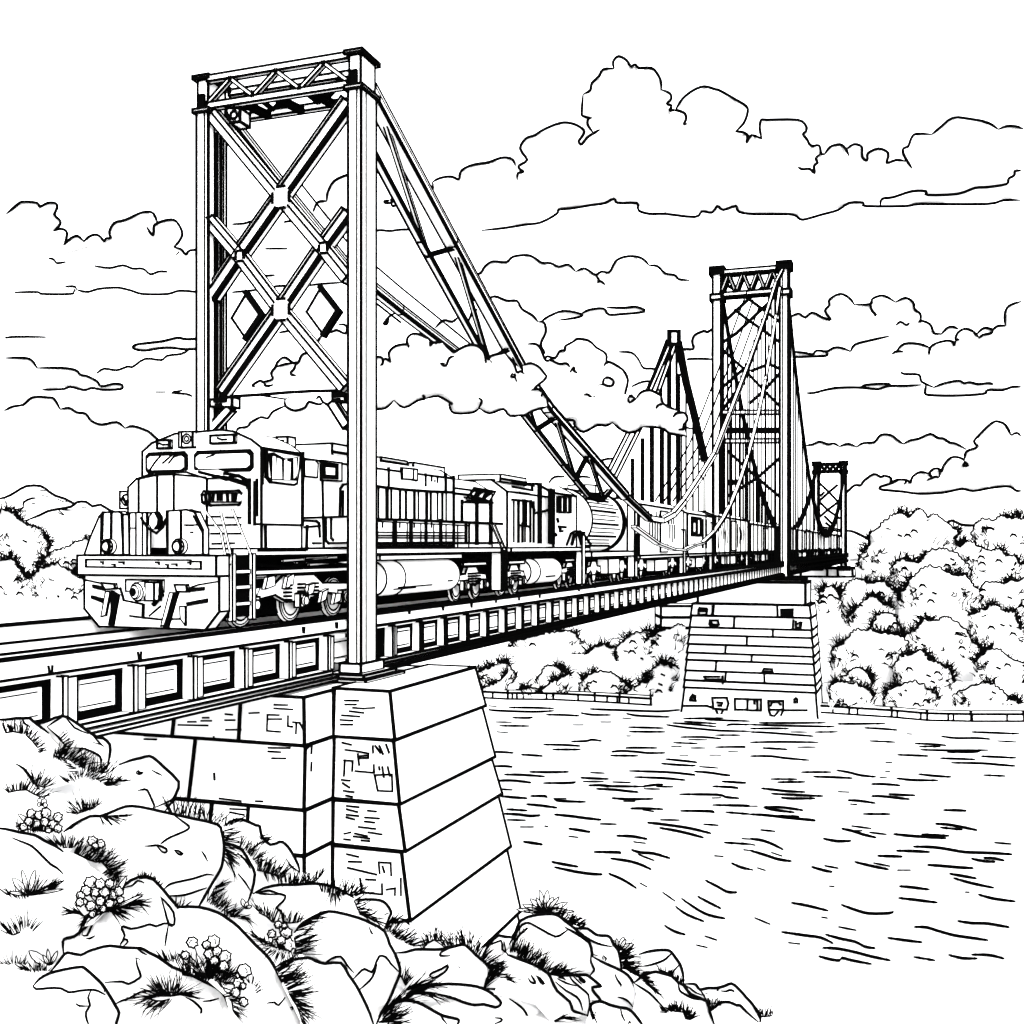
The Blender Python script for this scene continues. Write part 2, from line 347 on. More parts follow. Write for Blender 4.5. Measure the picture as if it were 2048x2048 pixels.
# ------------------------------------------------------------------ stone piers
def pier_courses(parent, a0, a1, s0, s1, zs, batter, ink, seed, joints=True, bl=(1, 1, 1, 1), jit=.025):
    """stacked courses of blocks; each flares by BATTER per metre going down"""
    rnd = random.Random(seed)
    for zt, zb in zip(zs, zs[1:]):
        b = MB(ink=ink)
        def ring(z, e=0):
            k = (zs[0] - z) * batter + e
            return [(-a0 + k * bl[0], s0 - k * bl[1], z), (-a1 - k * bl[2], s0 - k * bl[1], z), (-a1 - k * bl[2], s1 + k * bl[3], z), (-a0 + k * bl[0], s1 + k * bl[3], z)]
        j = lambda R_: [(x + rnd.uniform(-1, 1) * jit, y + rnd.uniform(-1, 1) * jit, z + rnd.uniform(-.6, .6) * jit) for x, y, z in R_]
        A, B = j(ring(zb + .01, .05)), j(ring(zt - .01, -.02))
        b.hexa(A + B, ink)
        if joints:
            n = max(1, int((a1 - a0) / 3.2))
            for i in range(n):
                t = (i + .2 + .6 * rnd.random()) / n
                pa = Vector(A[0]).lerp(Vector(A[1]), t); pb = Vector(B[0]).lerp(Vector(B[1]), t)
                b.line([pa + Vector((0, -.01, 0)), pb + Vector((0, -.01, 0))], ink)
        yield b, (A, B)
def make_near_pier():
    root = thing('bridge_pier', 'big pale stepped stone pier standing among the rocks under the nearest tower', 'bridge pier', (-12, 22, 0))
    zt = CH - 2.97
    zs = [zt, zt - .98, zt - 2.27, zt - 3.2, zt - 4.55, zt - 6.2, zt - 8, zt - 10, zt - 12, -1]
    hat = QS("""f 655,460 755,462|660,490 740,490|720,515 800,520 880,515|695,540 800,553|640,570 770,580|630,605 720,610|635,640 720,640|650,775 715,790 |675,828 760,838 850,855|770,860 785,940|785,875 850,870 850,890 790,890|760,985 900,998 895,940|670,905 735,910 735,985|675,905 675,1020|660,1050 720,1055|670,1075 720,1105|680,1130 755,1140|700,1165 745,1175|880,800 885,850|900,800 940,850|930,800 960,860|980,790 1005,850|905,1015 935,1130 1045,1135 1035,1010 905,1015|935,955 940,975|960,955 975,1030|1000,955 1020,1020|700,1245 790,1255|700,1270 780,1290|700,1310 790,1320|700,1330 760,1345|860,1280 920,1287|840,1330 945,1338|840,1360 910,1368|795,1400 920,1415|870,1440 970,1455|770,1448 860,1468|760,1470 880,1485|690,1450 735,1440|690,1490 735,1495|820,1500 880,1505|715,1600 800,1620|730,1655 825,1658|725,1700 940,1750|955,1660 1045,1665 1052,1755|955,1660 965,1740|985,1690 1000,1735|820,1780 840,1880 990,1895 985,1820|865,1785 935,1790|1020,1860 1085,1850 1085,1900|1125,1780 1130,1900""")
    k = 0
    for b, (A, B) in pier_courses(root, 10.05, 11.35, 20.62, 25.45, zs, .13, 5, 3, False, (1, .6, 0, 1)):
        if k < 4:
            for st in hat:
                ym = sum(p[1] for p in st) / len(st)
                zc = [on_s(x, y, 20.5) for x, y in st]
                if zs[k + 1] < sum(p.z for p in zc) / len(zc) <= zs[k]:
                    ft = []
                    for p in zc:
                        t = (p.z - A[0][2]) / (B[0][2] - A[0][2]); ft.append(Vector((p.x, A[0][1] + (B[0][1] - A[0][1]) * t - .012, p.z)))
                    b.line(ft, 3, INK, True)
        cr = lambda z: (-11.36 + (zt - z) * .035 + .03, 20.62 - (zt - z) * .078 - .02, z)
        if k < 6: b.line([cr(zs[k]), cr(zs[k + 1])], 5.5)
        b.build('stone_block', root, (STONE, INKM)); k += 1
    zs = [zt - .02, zt - .98, zt - 2.25, zt - 3.15, zt - 4.6, zt - 6.2, zt - 8, zt - 10, zt - 12, -1]
    hat2 = QS("""e 1330,645 1550,650|1400,622 1460,622|1500,615 1575,615|1510,592 1555,592|1680,565 1730,570|1680,610 1750,610|1690,682 1800,682|1860,558 1930,555|1075,725 1220,735|1075,752 1160,755|1660,1195 1820,1215|1745,1245 1930,1250|1735,1275 1850,1280|1735,1300 1840,1320|1610,1010 1615,1055|1600,735 1605,760
|f 115,495 210,497|115,522 250,530|65,570 150,572|65,570 65,690 165,698|80,602 170,602|220,580 222,655 255,660|260,625 310,630 350,700|285,640 285,710|350,620 352,690|55,780 245,788|80,818 240,820|80,845 170,850|110,896 210,897|365,830 405,795 405,860|408,930 408,990|0,1215 50,1217|0,1250 40,1252""")
    k = 0
    for b, (A, B) in pier_courses(root, 11.36, 16.2, 19.43, 25.2, zs, .1, 5, 8, False, (.35, .5, 1, 1)):
        js = {0: (.3, .62), 1: (.52,), 2: (.25, .42), 3: (.6,)}.get(k, (.4, .8))
        for t in js:
            pa = Vector(A[0]).lerp(Vector(A[1]), t); pb = Vector(B[0]).lerp(Vector(B[1]), t); b.line([pa + Vector((0, -.01, 0)), pb + Vector((0, -.01, 0))], 5.5)
        if k < 4:
            for st in hat2:
                zc = [on_s(x, y, 19.3) for x, y in st]
                if zs[k + 1] < sum(p.z for p in zc) / len(zc) <= zs[k]:
                    b.line([Vector((p.x, A[0][1] + (B[0][1] - A[0][1]) * (p.z - A[0][2]) / (B[0][2] - A[0][2]) - .012, p.z)) for p in zc], 3, INK, True)
        b.build('stone_block', root, (STONE, INKM)); k += 1
make_near_pier()
def make_far_pier():
    root = thing('bridge_pier', 'tapered pale stone pier standing in the water under the second tower', 'bridge pier', (-15, 113, 0))
    ys = [1211, 1236, 1260, 1276, 1295, 1313, 1328, 1350, 1370, 1385]
    zs = [CH - (y - HY) / FL * 108.4 for y in ys] + [-1]
    jt = [(.19, .73), (.37,), (.69,), (.48,), (.31,), (.52,), (.24,), (.32, .62), (), ()]
    for k, (b, (A, B)) in enumerate(pier_courses(root, 9.15, 20.7, 112, 118, zs, .085, 3.6, 5, False, (.8, .2, 1.1, .5))):
        for t in jt[k]:
            t = 1 - t; pa = Vector(A[0]).lerp(Vector(A[1]), t); pb = Vector(B[0]).lerp(Vector(B[1]), t); b.line([pa + Vector((0, -.03, 0)), pb + Vector((0, -.03, 0))], 3.6)
        b.build('stone_block', root, (STONE, INKM))
    b = MB(ink=4.5); z0 = zs[0]
    b.box(-20.2, -9.6, 112.4, 117.6, z0 + .01, z0 + 2.2); b.box(-19.9, -9.9, 112.8, 117.2, z0 + 2.21, z0 + 2.5)
    b.build('pier_cap', root, (STONE, INKM))
    # carved marks and mooring plates on the face, course by course
    marks = {}
    for st in QS("""m 470,575 480,560 545,565|470,575 468,610 480,628 545,625 552,575|490,565 490,590|510,565 510,590|530,565 530,590|605,545 605,600 595,632|1268,575 1380,572 1378,630 1272,630 1268,575|1290,590 1360,588 1358,612 1290,612 1290,590|1310,603 1345,603|580,680 655,680 665,720 645,740 590,740 575,715 580,680|590,690 600,720 640,722|1385,680 1380,765 1455,770 1465,700|1410,690 1412,750 1450,750 1450,700 1420,715|1090,1165 1105,1145 1180,1150 1185,1175 1100,1172|525,1222 670,1222|530,1222 540,1250 680,1250|702,1220 705,1288
|395,1420 415,1395 440,1410 440,1450|390,1440 420,1425 440,1430|390,1450 445,1455|605,1425 745,1425 760,1480 745,1540 615,1530 605,1425|655,1470 700,1475 690,1500 665,1500|640,1540 660,1590 690,1590 710,1540|822,1435 945,1437 945,1540 825,1540 822,1435|965,1440 1075,1440 1075,1548 945,1545|1010,1455 1010,1480|1038,1460 1040,1525|1145,1455 1290,1455 1290,1540 1150,1540 1145,1455|1170,1500 1180,1470 1240,1465 1260,1490|1150,1545 1165,1590 1200,1605 1240,1560|1270,1590 1290,1545|1300,1545 1515,1545|330,1503 550,1503 605,1520|1397,1470 1397,1440 1410,1428 1425,1440 1425,1470 1397,1470"""):
        pts = []
        for x, y in st:
            p = on_s(x, y, 111.9); k = (zs[0] - p.z) * .085 * .2 + .07; pts.append(Vector((p.x, 112 - k - .03, p.z)))
        key = (round(sum(p.x for p in pts) / len(pts) / 2.6), round(sum(p.z for p in pts) / len(pts) / 1.6)); marks.setdefault(key, MB()).line(pts, 3.6, INK, True)
    for b in marks.values(): b.build('carved_mark', root, (STONE, INKM))
make_far_pier()
def small_pier(label, a0, a1, s0, s1, ztop, zs):
    root = thing('bridge_pier', label, 'bridge pier', (-(a0 + a1) / 2, s0, 0))
    for b, _ in pier_courses(root, a0, a1, s0, s1, [ztop] + zs + [-1], .03, 4, 4): b.build('stone_block', root, (STONE, INKM))
def make_abutment():
    root = thing('bridge_pier', 'plain stone block pier half hidden behind the far pier, above the bushes', 'bridge pier', (-27, 140, 0))
    P0 = P(1322, 1212, 135); P1 = P(1400, 1212, 135); zb = P(0, 1290, 135).z
    for z0, z1 in ((P(0, 1234, 135).z, P0.z), (P(0, 1255, 135).z, P(0, 1235, 135).z), (zb - 12, P(0, 1256, 135).z)):
        b = MB(ink=4); q = [Vector((p.x, p.y, 0)) for p in (P0, P1)]; q += [q[1] + FW * 5, q[0] + FW * 5]
        b.hexa([v + UP * z0 for v in q] + [v + UP * z1 for v in q], 4, WH, True); b.build('stone_block', root, (STONE, INKM))
make_abutment()
small_pier('pale stone pier under the last tower, above the bushes on the far bank', 10.5, 22, 228, 236, CH - 4.3, [CH - 6, CH - 7.6, CH - 9])

INKK = 1.05
# ------------------------------------------------------------------ deck, girders and rails
RAIL = CH - 1.64
def make_deck(s_a, s_b):
    root = thing('bridge_deck', 'white railway deck with raised edge beams carrying the train across the bridge', 'bridge deck', (-13.7, 20, RAIL))
    b = MB(ink=4.5); b.box(-15.3, -12.12, s_a, s_b, RAIL - .34, RAIL - .18, 0); b.build('deck_plate', root)
    n = [s_a, 12, 16, 20, 24, 30, 40, 60, 80, 110, 150, 190, s_b]
    for a0, a1, z0, z1 in ((11.93, 12.12, -1.88, -1.6), (15.3, 15.5, -1.75, -1.42)):
        b = MB(ink=5)
        for i in range(len(n) - 1):
            b.box(-a1, -a0, n[i], n[i + 1], CH + z0, CH + z1, 0)
            for x in (-a1, -a0):
                for z in (z0, z1): b.line([(x, n[i], CH + z), (x, n[i + 1], CH + z)], 6)
        b.build('edge_beam', root)
    b = MB()
    for a, z, px in ((12.3, -1.80, 3.5), (12.45, -1.80, 3.5), (14.9, -1.82, 4), (15.1, -1.82, 3.5), (12.6, -1.81, 4), (13.7, -1.81, 4), (13.25, -1.81, 3.5), (14.15, -1.81, 5), (14.68, -1.81, 7)):
        for i in range(len(n) - 1): b.line([(-a, n[i], CH + z), (-a, n[i + 1], CH + z)], px)
    b.build('plank_edge', root)
    # small drip hooks on the beam face
    for x, y in Q('e 365,200 1040,95 b 350,1720 600,1685 1150,1580 1405,1555 1620,1535 1805,1500 n 660,208 860,185 1240,125 1395,95'):
        p = on_a(x, y, 11.92); e = .05
        b = MB(); b.line([p, p + Vector((0, .02, -.09)), p + Vector((0, .07, -.1)), p + Vector((0, .08, 0))], 4, INK, True); b.build('drip_hook', root)
    t = thing('railway_track', 'steel rails the train stands on, running along the bridge deck', 'railway track', (-13.7, 20, RAIL))
    for a in (12.98, 14.42):
        b = MB(ink=4)
        for i in range(len(n) - 1):
            b.box(-a - .04, -a + .04, n[i], n[i + 1], RAIL - .16, RAIL, 0, WH)
            for x in (-a - .04, -a + .04): b.line([(x, n[i], RAIL), (x, n[i + 1], RAIL)], 4.5)
        b.build('rail', t)
make_deck(7.5, 236)
def make_span(s_a, s_b, label):
    root = thing('bridge_girder', label, 'girder', (-12.1, s_a, CH - 2.9)); ink = 4.5
    zt, zb = CH - 1.9, CH - 2.93
    n = [s_a]; 
    while n[-1] < s_b - 1: n.append(min(s_b, n[-1] * 1.12 + .5))
    b = MB(ink=ink)
    for i in range(len(n) - 1): b.box(-12.34, -12.24, n[i], n[i + 1], zb + .16, zt, 0, INK)  # black web: recess shade under the flange is put into its colour
    b.build('shade_black_web', root)
    b = MB(ink=ink)
    for i in range(len(n) - 1):
        for (x0, x1, z0, z1) in ((-12.3, -11.95, zb + .12, zb + .2), (-12.3, -11.8, zb, zb + .07)):
            b.box(x0, x1, n[i], n[i + 1], z0, z1, 0)
            for z in (z0, z1): b.line([(x1, n[i], z), (x1, n[i + 1], z)], 5)
    b.build('bottom_flange', root)
    k = 0; ss = 13.45 + 1.62 * math.ceil((s_a - 13.2) / 1.62)
    while ss < s_b - .3:
        d = min(1., 40 / ss)
        b = MB(ink=3.6 * max(.5, d)); b.box(-12.24, -12.0, ss, ss + .1, zb + .2, zt - .06); b.box(-12.24, -12.1, ss + .14, ss + .42, zb + .2, zt - .1)
        b.build('stiffener', root)
        if ss < 75:
            b = MB(ink=0); b.box(-12.25, -12.2, ss + .6, ss + 1.4, zb + .36, zt - .2, 0); b.line([(-12.19, ss + .6, zb + .42), (-12.19, ss + 1.3, zb + .42)], 2.5); b.line([(-12.19, ss + .6, zt - .26), (-12.19, ss + 1.3, zt - .26)], 2.5)
            b.build('web_panel', root)
        ss += 1.62
    # far girder, seen only below the deck
    b = MB(ink=ink); b.box(-15.3, -15.2, s_a, s_b, zb, zt - .02, 0); b.build('far_web', root)
make_span(7.5, 22.1, 'white plate girder with stiffeners in front of the nearest tower')
make_span(22.95, 113.9, 'long white plate girder spanning from the nearest tower to the second tower')
make_span(115.2, 234, 'distant white plate girder running beyond the second tower')

# ------------------------------------------------------------------ towers
def plane_beam(b, p, q, w, h, ink, m=WH): b.beam(p, q, h, w, (0, 1, 0), ink, m)
def portal(parent, aR, aL, s0, s1, z0, z1, ch, ink, nx):
    """box truss across the top of a tower"""
    for s in (s0, s1):
        b = MB(ink=ink)
        b.box(-aL, -aR, s - ch / 2, s + ch / 2, z1 - ch, z1); b.build('top_chord', parent)
        b = MB(ink=ink); b.box(-aL, -aR, s - ch / 2, s + ch / 2, z0, z0 + ch); b.build('bottom_chord', parent)
    for s in (s0, s1):
        for k in range(nx):
            t0, t1 = k / nx, (k + 1) / nx; x0 = -aL + (aL - aR) * t0; x1 = -aL + (aL - aR) * t1; xm = (x0 + x1) / 2
            for p, q in (((x0, s, z0 + ch), (xm, s, z1 - ch)), ((xm, s, z1 - ch), (x1, s, z0 + ch))):
                b = MB(ink=ink * .9); plane_beam(b, p, q, ch * .7, ch * .6, ink * .9, WH if s == s0 else INK); b.build('lattice_bar', parent)
def make_tower_one():
    root = thing('bridge_tower', 'tall white steel portal tower nearest the viewer, standing astride the locomotive', 'bridge tower', (-13.7, 22.5, CH - 2.92))
    zt = CH + 11.1; zb = CH - 2.7
    for a0, a1, side in ((11.53, 11.85, 1), (15.55, 15.87, -1)):
        b = MB(ink=5); b.box(-a1, -a0, 22.2, 22.92, zb, zt - .85)
        # rolled edge: a second line down both visible faces
        b.line([(-a0 + .008, 22.42, zb), (-a0 + .008, 22.42, zt - .9)], 3)
        b.line([(-a0 - .1, 22.19, zb), (-a0 - .1, 22.19, zt - .9)], 3)
        if side < 0:
            for off, px in ((.3, 7), (.47, 6), (.6, 3)): b.line([(-a0 + .01, 22.2 + off, zb + 1), (-a0 + .01, 22.2 + off, zt - 1.3)], px)
        b.build('column', root)
        b = MB(ink=4.5); b.box(-a1 - .06, -a0 + .06, 22.12, 23.0, zt - .86, zt - .78); b.box(-a1 + .02, -a0 - .02, 22.22, 22.9, zt - .78, zt - .08)
        b.box(-a1 - .06, -a0 + .06, 22.12, 23.0, zt - .07, zt)
        b.box(-a1 + .06, -a0 - .1, 22.15, 22.22, zt - .75, zt - .45, 3, INK); b.build('column_cap', root)
        b = MB(ink=5); b.box(-a1 - .1, -a0 + .1, 22.0, 23.1, CH - 2.82, CH - 2.6); b.box(-a1 - .3, -a0 + .3, 21.75, 23.35, CH - 2.9, CH - 2.82); b.box(-a1 - .42, -a0 + .42, 21.6, 23.55, CH - 2.98, CH - 2.9)
        b.build('base_plate', root)
    portal(root, 11.85, 15.55, 22.22, 23.1, CH + 10.3, CH + 11.08, .14, 4, 3)
    for t in (.25, .5, .75):
        b = MB(ink=5); b.beam((-15.5 + 3.6 * t, 22.3, CH + 10.33), (-15.35 + 3.6 * t, 23.05, CH + 10.33), .14, .1, None, 4, INK); b.build('lattice_bar', root)
    br = QS('g 290,640 800,1260 1120,1640 1310,1875|g 1310,545 800,1260 490,1700 h 280,350|g 270,1440 490,1700 h 800,450 1290,1040|g 1310,1380 1120,1640 h 800,450 360,1075')
    for k, st in enumerate(br):
        pts = [on_s(x, y, 22.36 + .1 * (k % 2)) for x, y in st]; pts = [pts[0], pts[-1]] if k < 0 else pts
        w = .24 if k < 2 else .2
        b = MB(ink=5)
        for p, q in zip(pts, pts[1:]):
            plane_beam(b, p, q, w, .34 if k % 2 else .3, 4)
            d = (q - p).normalized(); nrm = Vector((-d.z, 0, d.x)); off = Vector((0, -.185, 0))
            if k % 2: b.line([p + off - nrm * w * .22, q + off - nrm * w * .22], 4); b.line([p + off * .4 - nrm * w * (.56 if nrm.x < 0 else -.56), q + off * .4 - nrm * w * (.56 if nrm.x < 0 else -.56)], 9)
            else: b.line([p + off + nrm * w * .15, q + off + nrm * w * .15], 4)
        b.build('diagonal_brace', root)
    for cx, cy in Q('g 800,1262 h 800,450 g 490,1705 g 1120,1645'):
        p = on_s(cx, cy, 22.14); r = .3 if cx in (0,) else (.23 if 540 < cx < 580 else .11)
        b = MB(ink=5); ring = [(math.cos(math.pi / 8 + k * math.pi / 4) * r, math.sin(math.pi / 8 + k * math.pi / 4) * r * 1.15) for k in range(8)]
        b.prism([p + Vector((x, 0, z)) for x, z in ring], [p + Vector((x, .05, z)) for x, z in ring], 0, WH, True)
        # only the plate's short free edges are drawn
        for k in (0, 2, 4, 6): 
            x0, z0 = ring[k - 1]; x1, z1 = ring[k]
            if abs(x0 - x1) < .01 or abs(z0 - z1) < .01: b.line([p + Vector((x0, -.01, z0)), p + Vector((x1, -.01, z1))], 5, INK, True)
        b.build('gusset_plate', root)
    for tx in ('h 545,320 665,490 540,675 430,515', 'h 1105,280 1245,460 1125,645 995,468'):
        pts = [on_s(x, y, 22.4) for x, y in Q(tx)]; b = MB(ink=5)
        b.prism(pts, [p + Vector((-.03, .14, 0)) for p in pts], 5, WH, True); cc = sum(pts, Vector()) / 4
        for i, j in ((0, 1), (1, 2)): b.line([pts[i].lerp(cc, .04) + Vector((0, -.03, 0)), pts[j].lerp(cc, .04) + Vector((0, -.03, 0))], 10, INK, True)
        b.build('diamond_panel', root)
    b = MB(); b.line([on_s(x, y, 22.5) for x, y in Q('h 430,1105 640,1092 850,1075 1030,1065 1250,1060')], 6, INK, True); b.line([on_s(x, y, 22.52) for x, y in Q('h 640,1096 830,1125')], 4, INK, True); b.build('tie_rod', root)
    for tx, leg in (('h 1190,1085 1285,1085 1285,1140 1190,1140', 'h 1190,1150 1305,1330'), ('h 265,1130 430,1110 430,1185 265,1180', 'h 425,1195 270,1365')):
        q = [on_s(x, y, 22.3) for x, y in Q(tx)]; b = MB(ink=5); b.prism(q, [p + Vector((0, .3, 0)) for p in q], 5, WH, True)
        c = sum(q, Vector()) / 4; b.line([c + Vector((-.12, -.01, .05)), c + Vector((.12, -.01, .05))], 9, INK, True); b.line([c + Vector((-.1, -.01, -.06)), c + Vector((0, -.01, -.06))], 7, INK, True)
        l = [on_s(x, y, 22.45) for x, y in Q(leg)]; plane_beam(b, l[0], l[1], .16, .2, 5); b.build('knee_bracket', root)
    b = MB(ink=5); q = [on_s(x, y, 22.25) for x, y in Q('g 385,590 490,590 490,690 420,700')]; b.prism(q, [p + Vector((0, .4, 0)) for p in q], 5, WH, True)
    c = sum(q, Vector()) / 4; b.ring(c + Vector((0, -.02, 0)), (0, 1, 0), .09, 7, 10); b.build('knee_bracket', root)
make_tower_one()
def make_tower(label, aR, aL, s0, w, d, zb, zt, ph, ink, braces, struts, bpx, nx=4):
    root = thing('bridge_tower', label, 'bridge tower', (-(aR + aL) / 2, s0, zb))
    for a0, a1 in ((aR, aR + w), (aL - w, aL)):
        b = MB(ink=ink); b.box(-a1, -a0, s0, s0 + d, zb, zt - ph * .1, ink)
        b.line([(-a0 + .02, s0 + d * .45, zb), (-a0 + .02, s0 + d * .45, zt - ph)], ink); b.line([(-a0 + .02, s0 + d * .75, zb), (-a0 + .02, s0 + d * .75, zt - ph)], ink * .8)
        b.build('column', root)
        b = MB(ink=ink); b.box(-a1 - w * .3, -a0 + w * .3, s0 - w * .3, s0 + d + w * .3, zt - ph * .12, zt + ph * .12, ink, INK); b.build('column_cap', root); b = MB(ink=ink); b.box(-a1 - w * .25, -a0 + w * .25, s0 - w * .2, s0 + d + w * .2, zt - ph * 1.1, zt - ph * .9, ink); b.build('column_cap', root)
        b = MB(ink=ink); b.box(-a1 - w * .7, -a0 + w * .7, s0 - w, s0 + d + w, zb - .5, zb, ink); b.build('base_plate', root)
    portal(root, aR + w, aL - w, s0 + .1, s0 + d - .1, zt - ph, zt, ph * .15, ink * .75, nx)
    for k, st in enumerate(QS(braces)):
        pts = [on_s(x, y, s0 + d * .4 + .06 * k) for x, y in st]; b = MB()
        b.line(pts, bpx, INK, True); b.build('diagonal_brace', root)
    for k, st in enumerate(QS(struts)):
        pts = [on_s(x, y, s0 + d * .5) for x, y in st]; b = MB(ink=ink * .7)
        plane_beam(b, pts[0], pts[1], .35, .4, ink * .7, INK if k % 2 else WH); b.build('cross_strut', root)
make_tower('very tall white lattice bridge tower standing on the stone pier in the water', 11.4, 18.95, 113.9, .85, 1.15, CH - 3.1, CH + 28.2, 2.7, 5,
           'l 560,250 745,370 880,470 975,540|l 905,230 745,370 540,560|l 645,455 750,535 860,610 985,700|l 910,385 750,535 650,630 545,700|l 545,750 700,890 860,1060 990,1190|l 985,925 860,1060 760,1150|l 710,895 555,1030|l 590,1520 810,1720 1000,1880|l 990,1560 810,1720 600,1850|l 560,1190 700,1000|l 985,900 900,860 770,910',
           'l 520,1225 990,1225|l 580,1362 990,1362|l 570,1442 990,1440|l 590,1755 700,1750', 6, 4)
make_tower('small distant white portal tower farthest along the bridge', 11.6, 17.5, 224, .8, 1.6, CH - 4, CH + 16.2, 1.7, 5,
           'd 370,610 460,695 530,770 450,830 380,890|d 520,645 460,695 385,765 450,830 535,890|d 400,720 420,700|d 430,880 500,950|d 440,930 490,970', 'd 375,960 545,985', 5, 4)

# ------------------------------------------------------------------ suspension chains
def catenary(s_a, z_a, s_m, z_m, s_b, z_b, n=34):
    out = []
    for i in range(n + 1):
        s = s_a + (s_b - s_a) * i / n
        if s < s_m: z = z_m + (z_a - z_m) * ((s_m - s) / (s_m - s_a)) ** 2
        else: z = z_m + (z_b - z_m) * ((s - s_m) / (s_b - s_m)) ** 2
        out.append((s, z))
    return out
def chain(label, path, r, gap, ink, hang=None, lace=None, group=None):
    """two parallel eyebar chords along PATH (world points), optional hangers and lacing between the chords"""
    root = thing('suspension_chain', label, 'bridge chain', path[0], group)
    up = [p + UP * gap for p in path]
    for line in (path, up):
        b = MB(); b.tube(line, r, WH, 6)
        for sg in (1, -1): b.line([p + UP * (r * .9 * sg) + Vector((r * .6, 0, 0)) for p in line], ink, INK, True)
        b.build('chord', root)
    if hang:
        for p in hang:
            b = MB(); b.line([p, Vector((p.x, p.y, CH - 1.6))], 3.6 if path[0].x < -14 else 3, INK, True); b.build('hanger', root)
    if lace:
        for p, q in lace: 
            b = MB(); b.beam(p, q, .12, .1, None, ink, WH); b.build('lattice_bar', root)
    return root
def truss_chain():
    """stiffened chain from the first tower's top down to the deck, then sagging up to the second tower"""
    for a, a2, lab in ((11.69, 11.9, 'near white chain truss sloping down from the nearest tower, then rising to the second tower'), (15.7, 18.4, 'far white chain truss on the left side of the bridge, partly hidden by the train')):
        A = lambda t: -(a + (a2 - a) * max(0, (t - 47) / 60))
        root = thing('suspension_chain', lab, 'bridge chain', (-a, 22.9, CH + 10.4), 'chains between the first two towers')
        upp = [(22.9, 10.5), (27.8, 8.25), (33.5, 5.65), (36.3, 4.75), (47.3, 2.2)]
        upp = upp[:5] + [(52, 1.35), (55, 1.3), (58, 1.7), (61, 2.5), (66, 4.1), (71.3, 5.9), (78, 9.2), (87.5, 14), (99.4, 20.3), (107.5, 25), (113.5, 27.6)] if a < 14 else upp[:5] + [(54, .3), (58, -1.), (61, -1.7)]
        low = [(22.9, 9.2), (25.7, 7.75), (29.7, 5.8), (33.8, 4.25), (38, 2.95), (41.5, 1.95), (43.2, 1.85), (44.6, 2.3)]
        low2 = ([(49, .9), (54, .15), (58, -.15), (61, -.2), (64, .05)] if a < 14 else [(49, .6), (54, -.4), (58, -1.7)]) + ([(s, -.15 + (s - 61) ** 2 * .0102) for s in range(67, 114, 4)] if a < 14 else [])
        if a > 14:
            upp = [(22.9, 10.6), (26.1, 9.4), (29.3, 8.3), (33, 7.75), (38, 7.1), (41, 6.7)]
            W_ = [Vector((A(t), t, CH + z)) for t, z in upp]; b = MB(ink=3.5)
            for p, q in zip(W_, W_[1:]): b.beam(p, q, .2, .3, None, 3.5); b.line([p + Vector((.11, 0, -.1)), q + Vector((.11, 0, -.1))], 6, INK, True); b.line([p + Vector((.11, 0, .06)), q + Vector((.11, 0, .06))], 2, INK, True)
            b.build('top_chord', root); b = MB(); b.line([p + UP * .75 for p in W_[1:]], 3, INK, True); b.line([p - UP * .4 for p in W_[1:-2]], 3.5, INK, True); b.build('stay_wire', root); continue
        for nm, pts, w, px in (('top_chord', upp, .2, 5), ('bottom_chord', low, .07, 6), ('chain_link', low2, .13, 4)):
            b = MB(ink=px); W_ = [Vector((A(s), s, CH + z)) for s, z in pts]
            for p, q in zip(W_, W_[1:]):
                far = p.y > 47; b.beam(p, q, (.3 if not far else .26) if nm != 'bottom_chord' else .16, w * (1.5 if nm == 'top_chord' else 1) * (.8 if far else 1), None, px * (.55 if far else .75))
            if nm == 'top_chord':
                for p, q in zip(W_[:6], W_[1:6]): b.line([p + Vector((.155, 0, -.13)), q + Vector((.155, 0, -.13))], 6, INK, True); b.line([p + Vector((.155, 0, .07)), q + Vector((.155, 0, .07))], 2.2, INK, True)
            b.build(nm, root)
        for i, (t, z) in enumerate(upp):
            if t > 66: b = MB(); b.line([Vector((A(t), t, CH + z)), Vector((A(t), t, CH - 1.5))], 2.6, INK, True); b.build('hanger', root)
        for k in range(16):
            t = 70 + k * 2.6; z = np.interp(t, [u[0] for u in upp], [u[1] for u in upp]); b = MB(); b.line([Vector((A(t) - .3, t, CH + z)), Vector((A(t) - .3, t, CH - 1.5))], 2.4, INK, True); b.build('hanger', root)
        for dz, dx in ((.5, -.6), (.95, -1.1), (1.5, -1.6)):
            b = MB(); b.line([Vector((A(t) + dx, t, CH + z + dz * (t - 60) / 25)) for t, z in upp if t > 60 and t < 100], 2.6, INK, True); b.build('stay_wire', root)
        def at(pts, s):
            for (s0, z0), (s1, z1) in zip(pts, pts[1:]):
                if s0 <= s <= s1: return Vector((A(s), s, CH + z0 + (z1 - z0) * (s - s0) / (s1 - s0)))
        knots = [23.6, 26.2, 28.0, 30.6, 32.4, 35.0, 37.2, 39.6, 41.4, 43.6]
        for k in range(len(knots) - 1):
            s0, s1 = knots[k], knots[k + 1]
            p, q = (at(low, s0), at(upp, s1)) if k % 2 else (at(upp, s0), at(low, s1))
            if p and q: 
                b = MB(ink=4.5); b.beam(p, q, .09, .09, None, 3.2, INK if k % 2 else WH); b.build('lattice_bar', root)
truss_chain()
def back_chain():
    for a, a2, lab in ((11.8, 11.9, 'near chain with hangers falling from the second tower to the last tower'), (18.5, 17.2, 'far chain with hangers seen through the legs of the second tower')):
        pts = catenary(115, 27.2, 172, 1.6, 224, 15, 40)
        path = [Vector((-(a + (a2 - a) * (s - 115) / 109), s, CH + z)) for s, z in pts]
        hang = [path[i] for i in (list(range(1, 20)) if a > 14 else (1, 2, 3, 4, 5, 7, 9, 11, 13, 16, 20, 26, 32))]
        chain(lab, path, .16, .55, 4.5, hang)
back_chain()
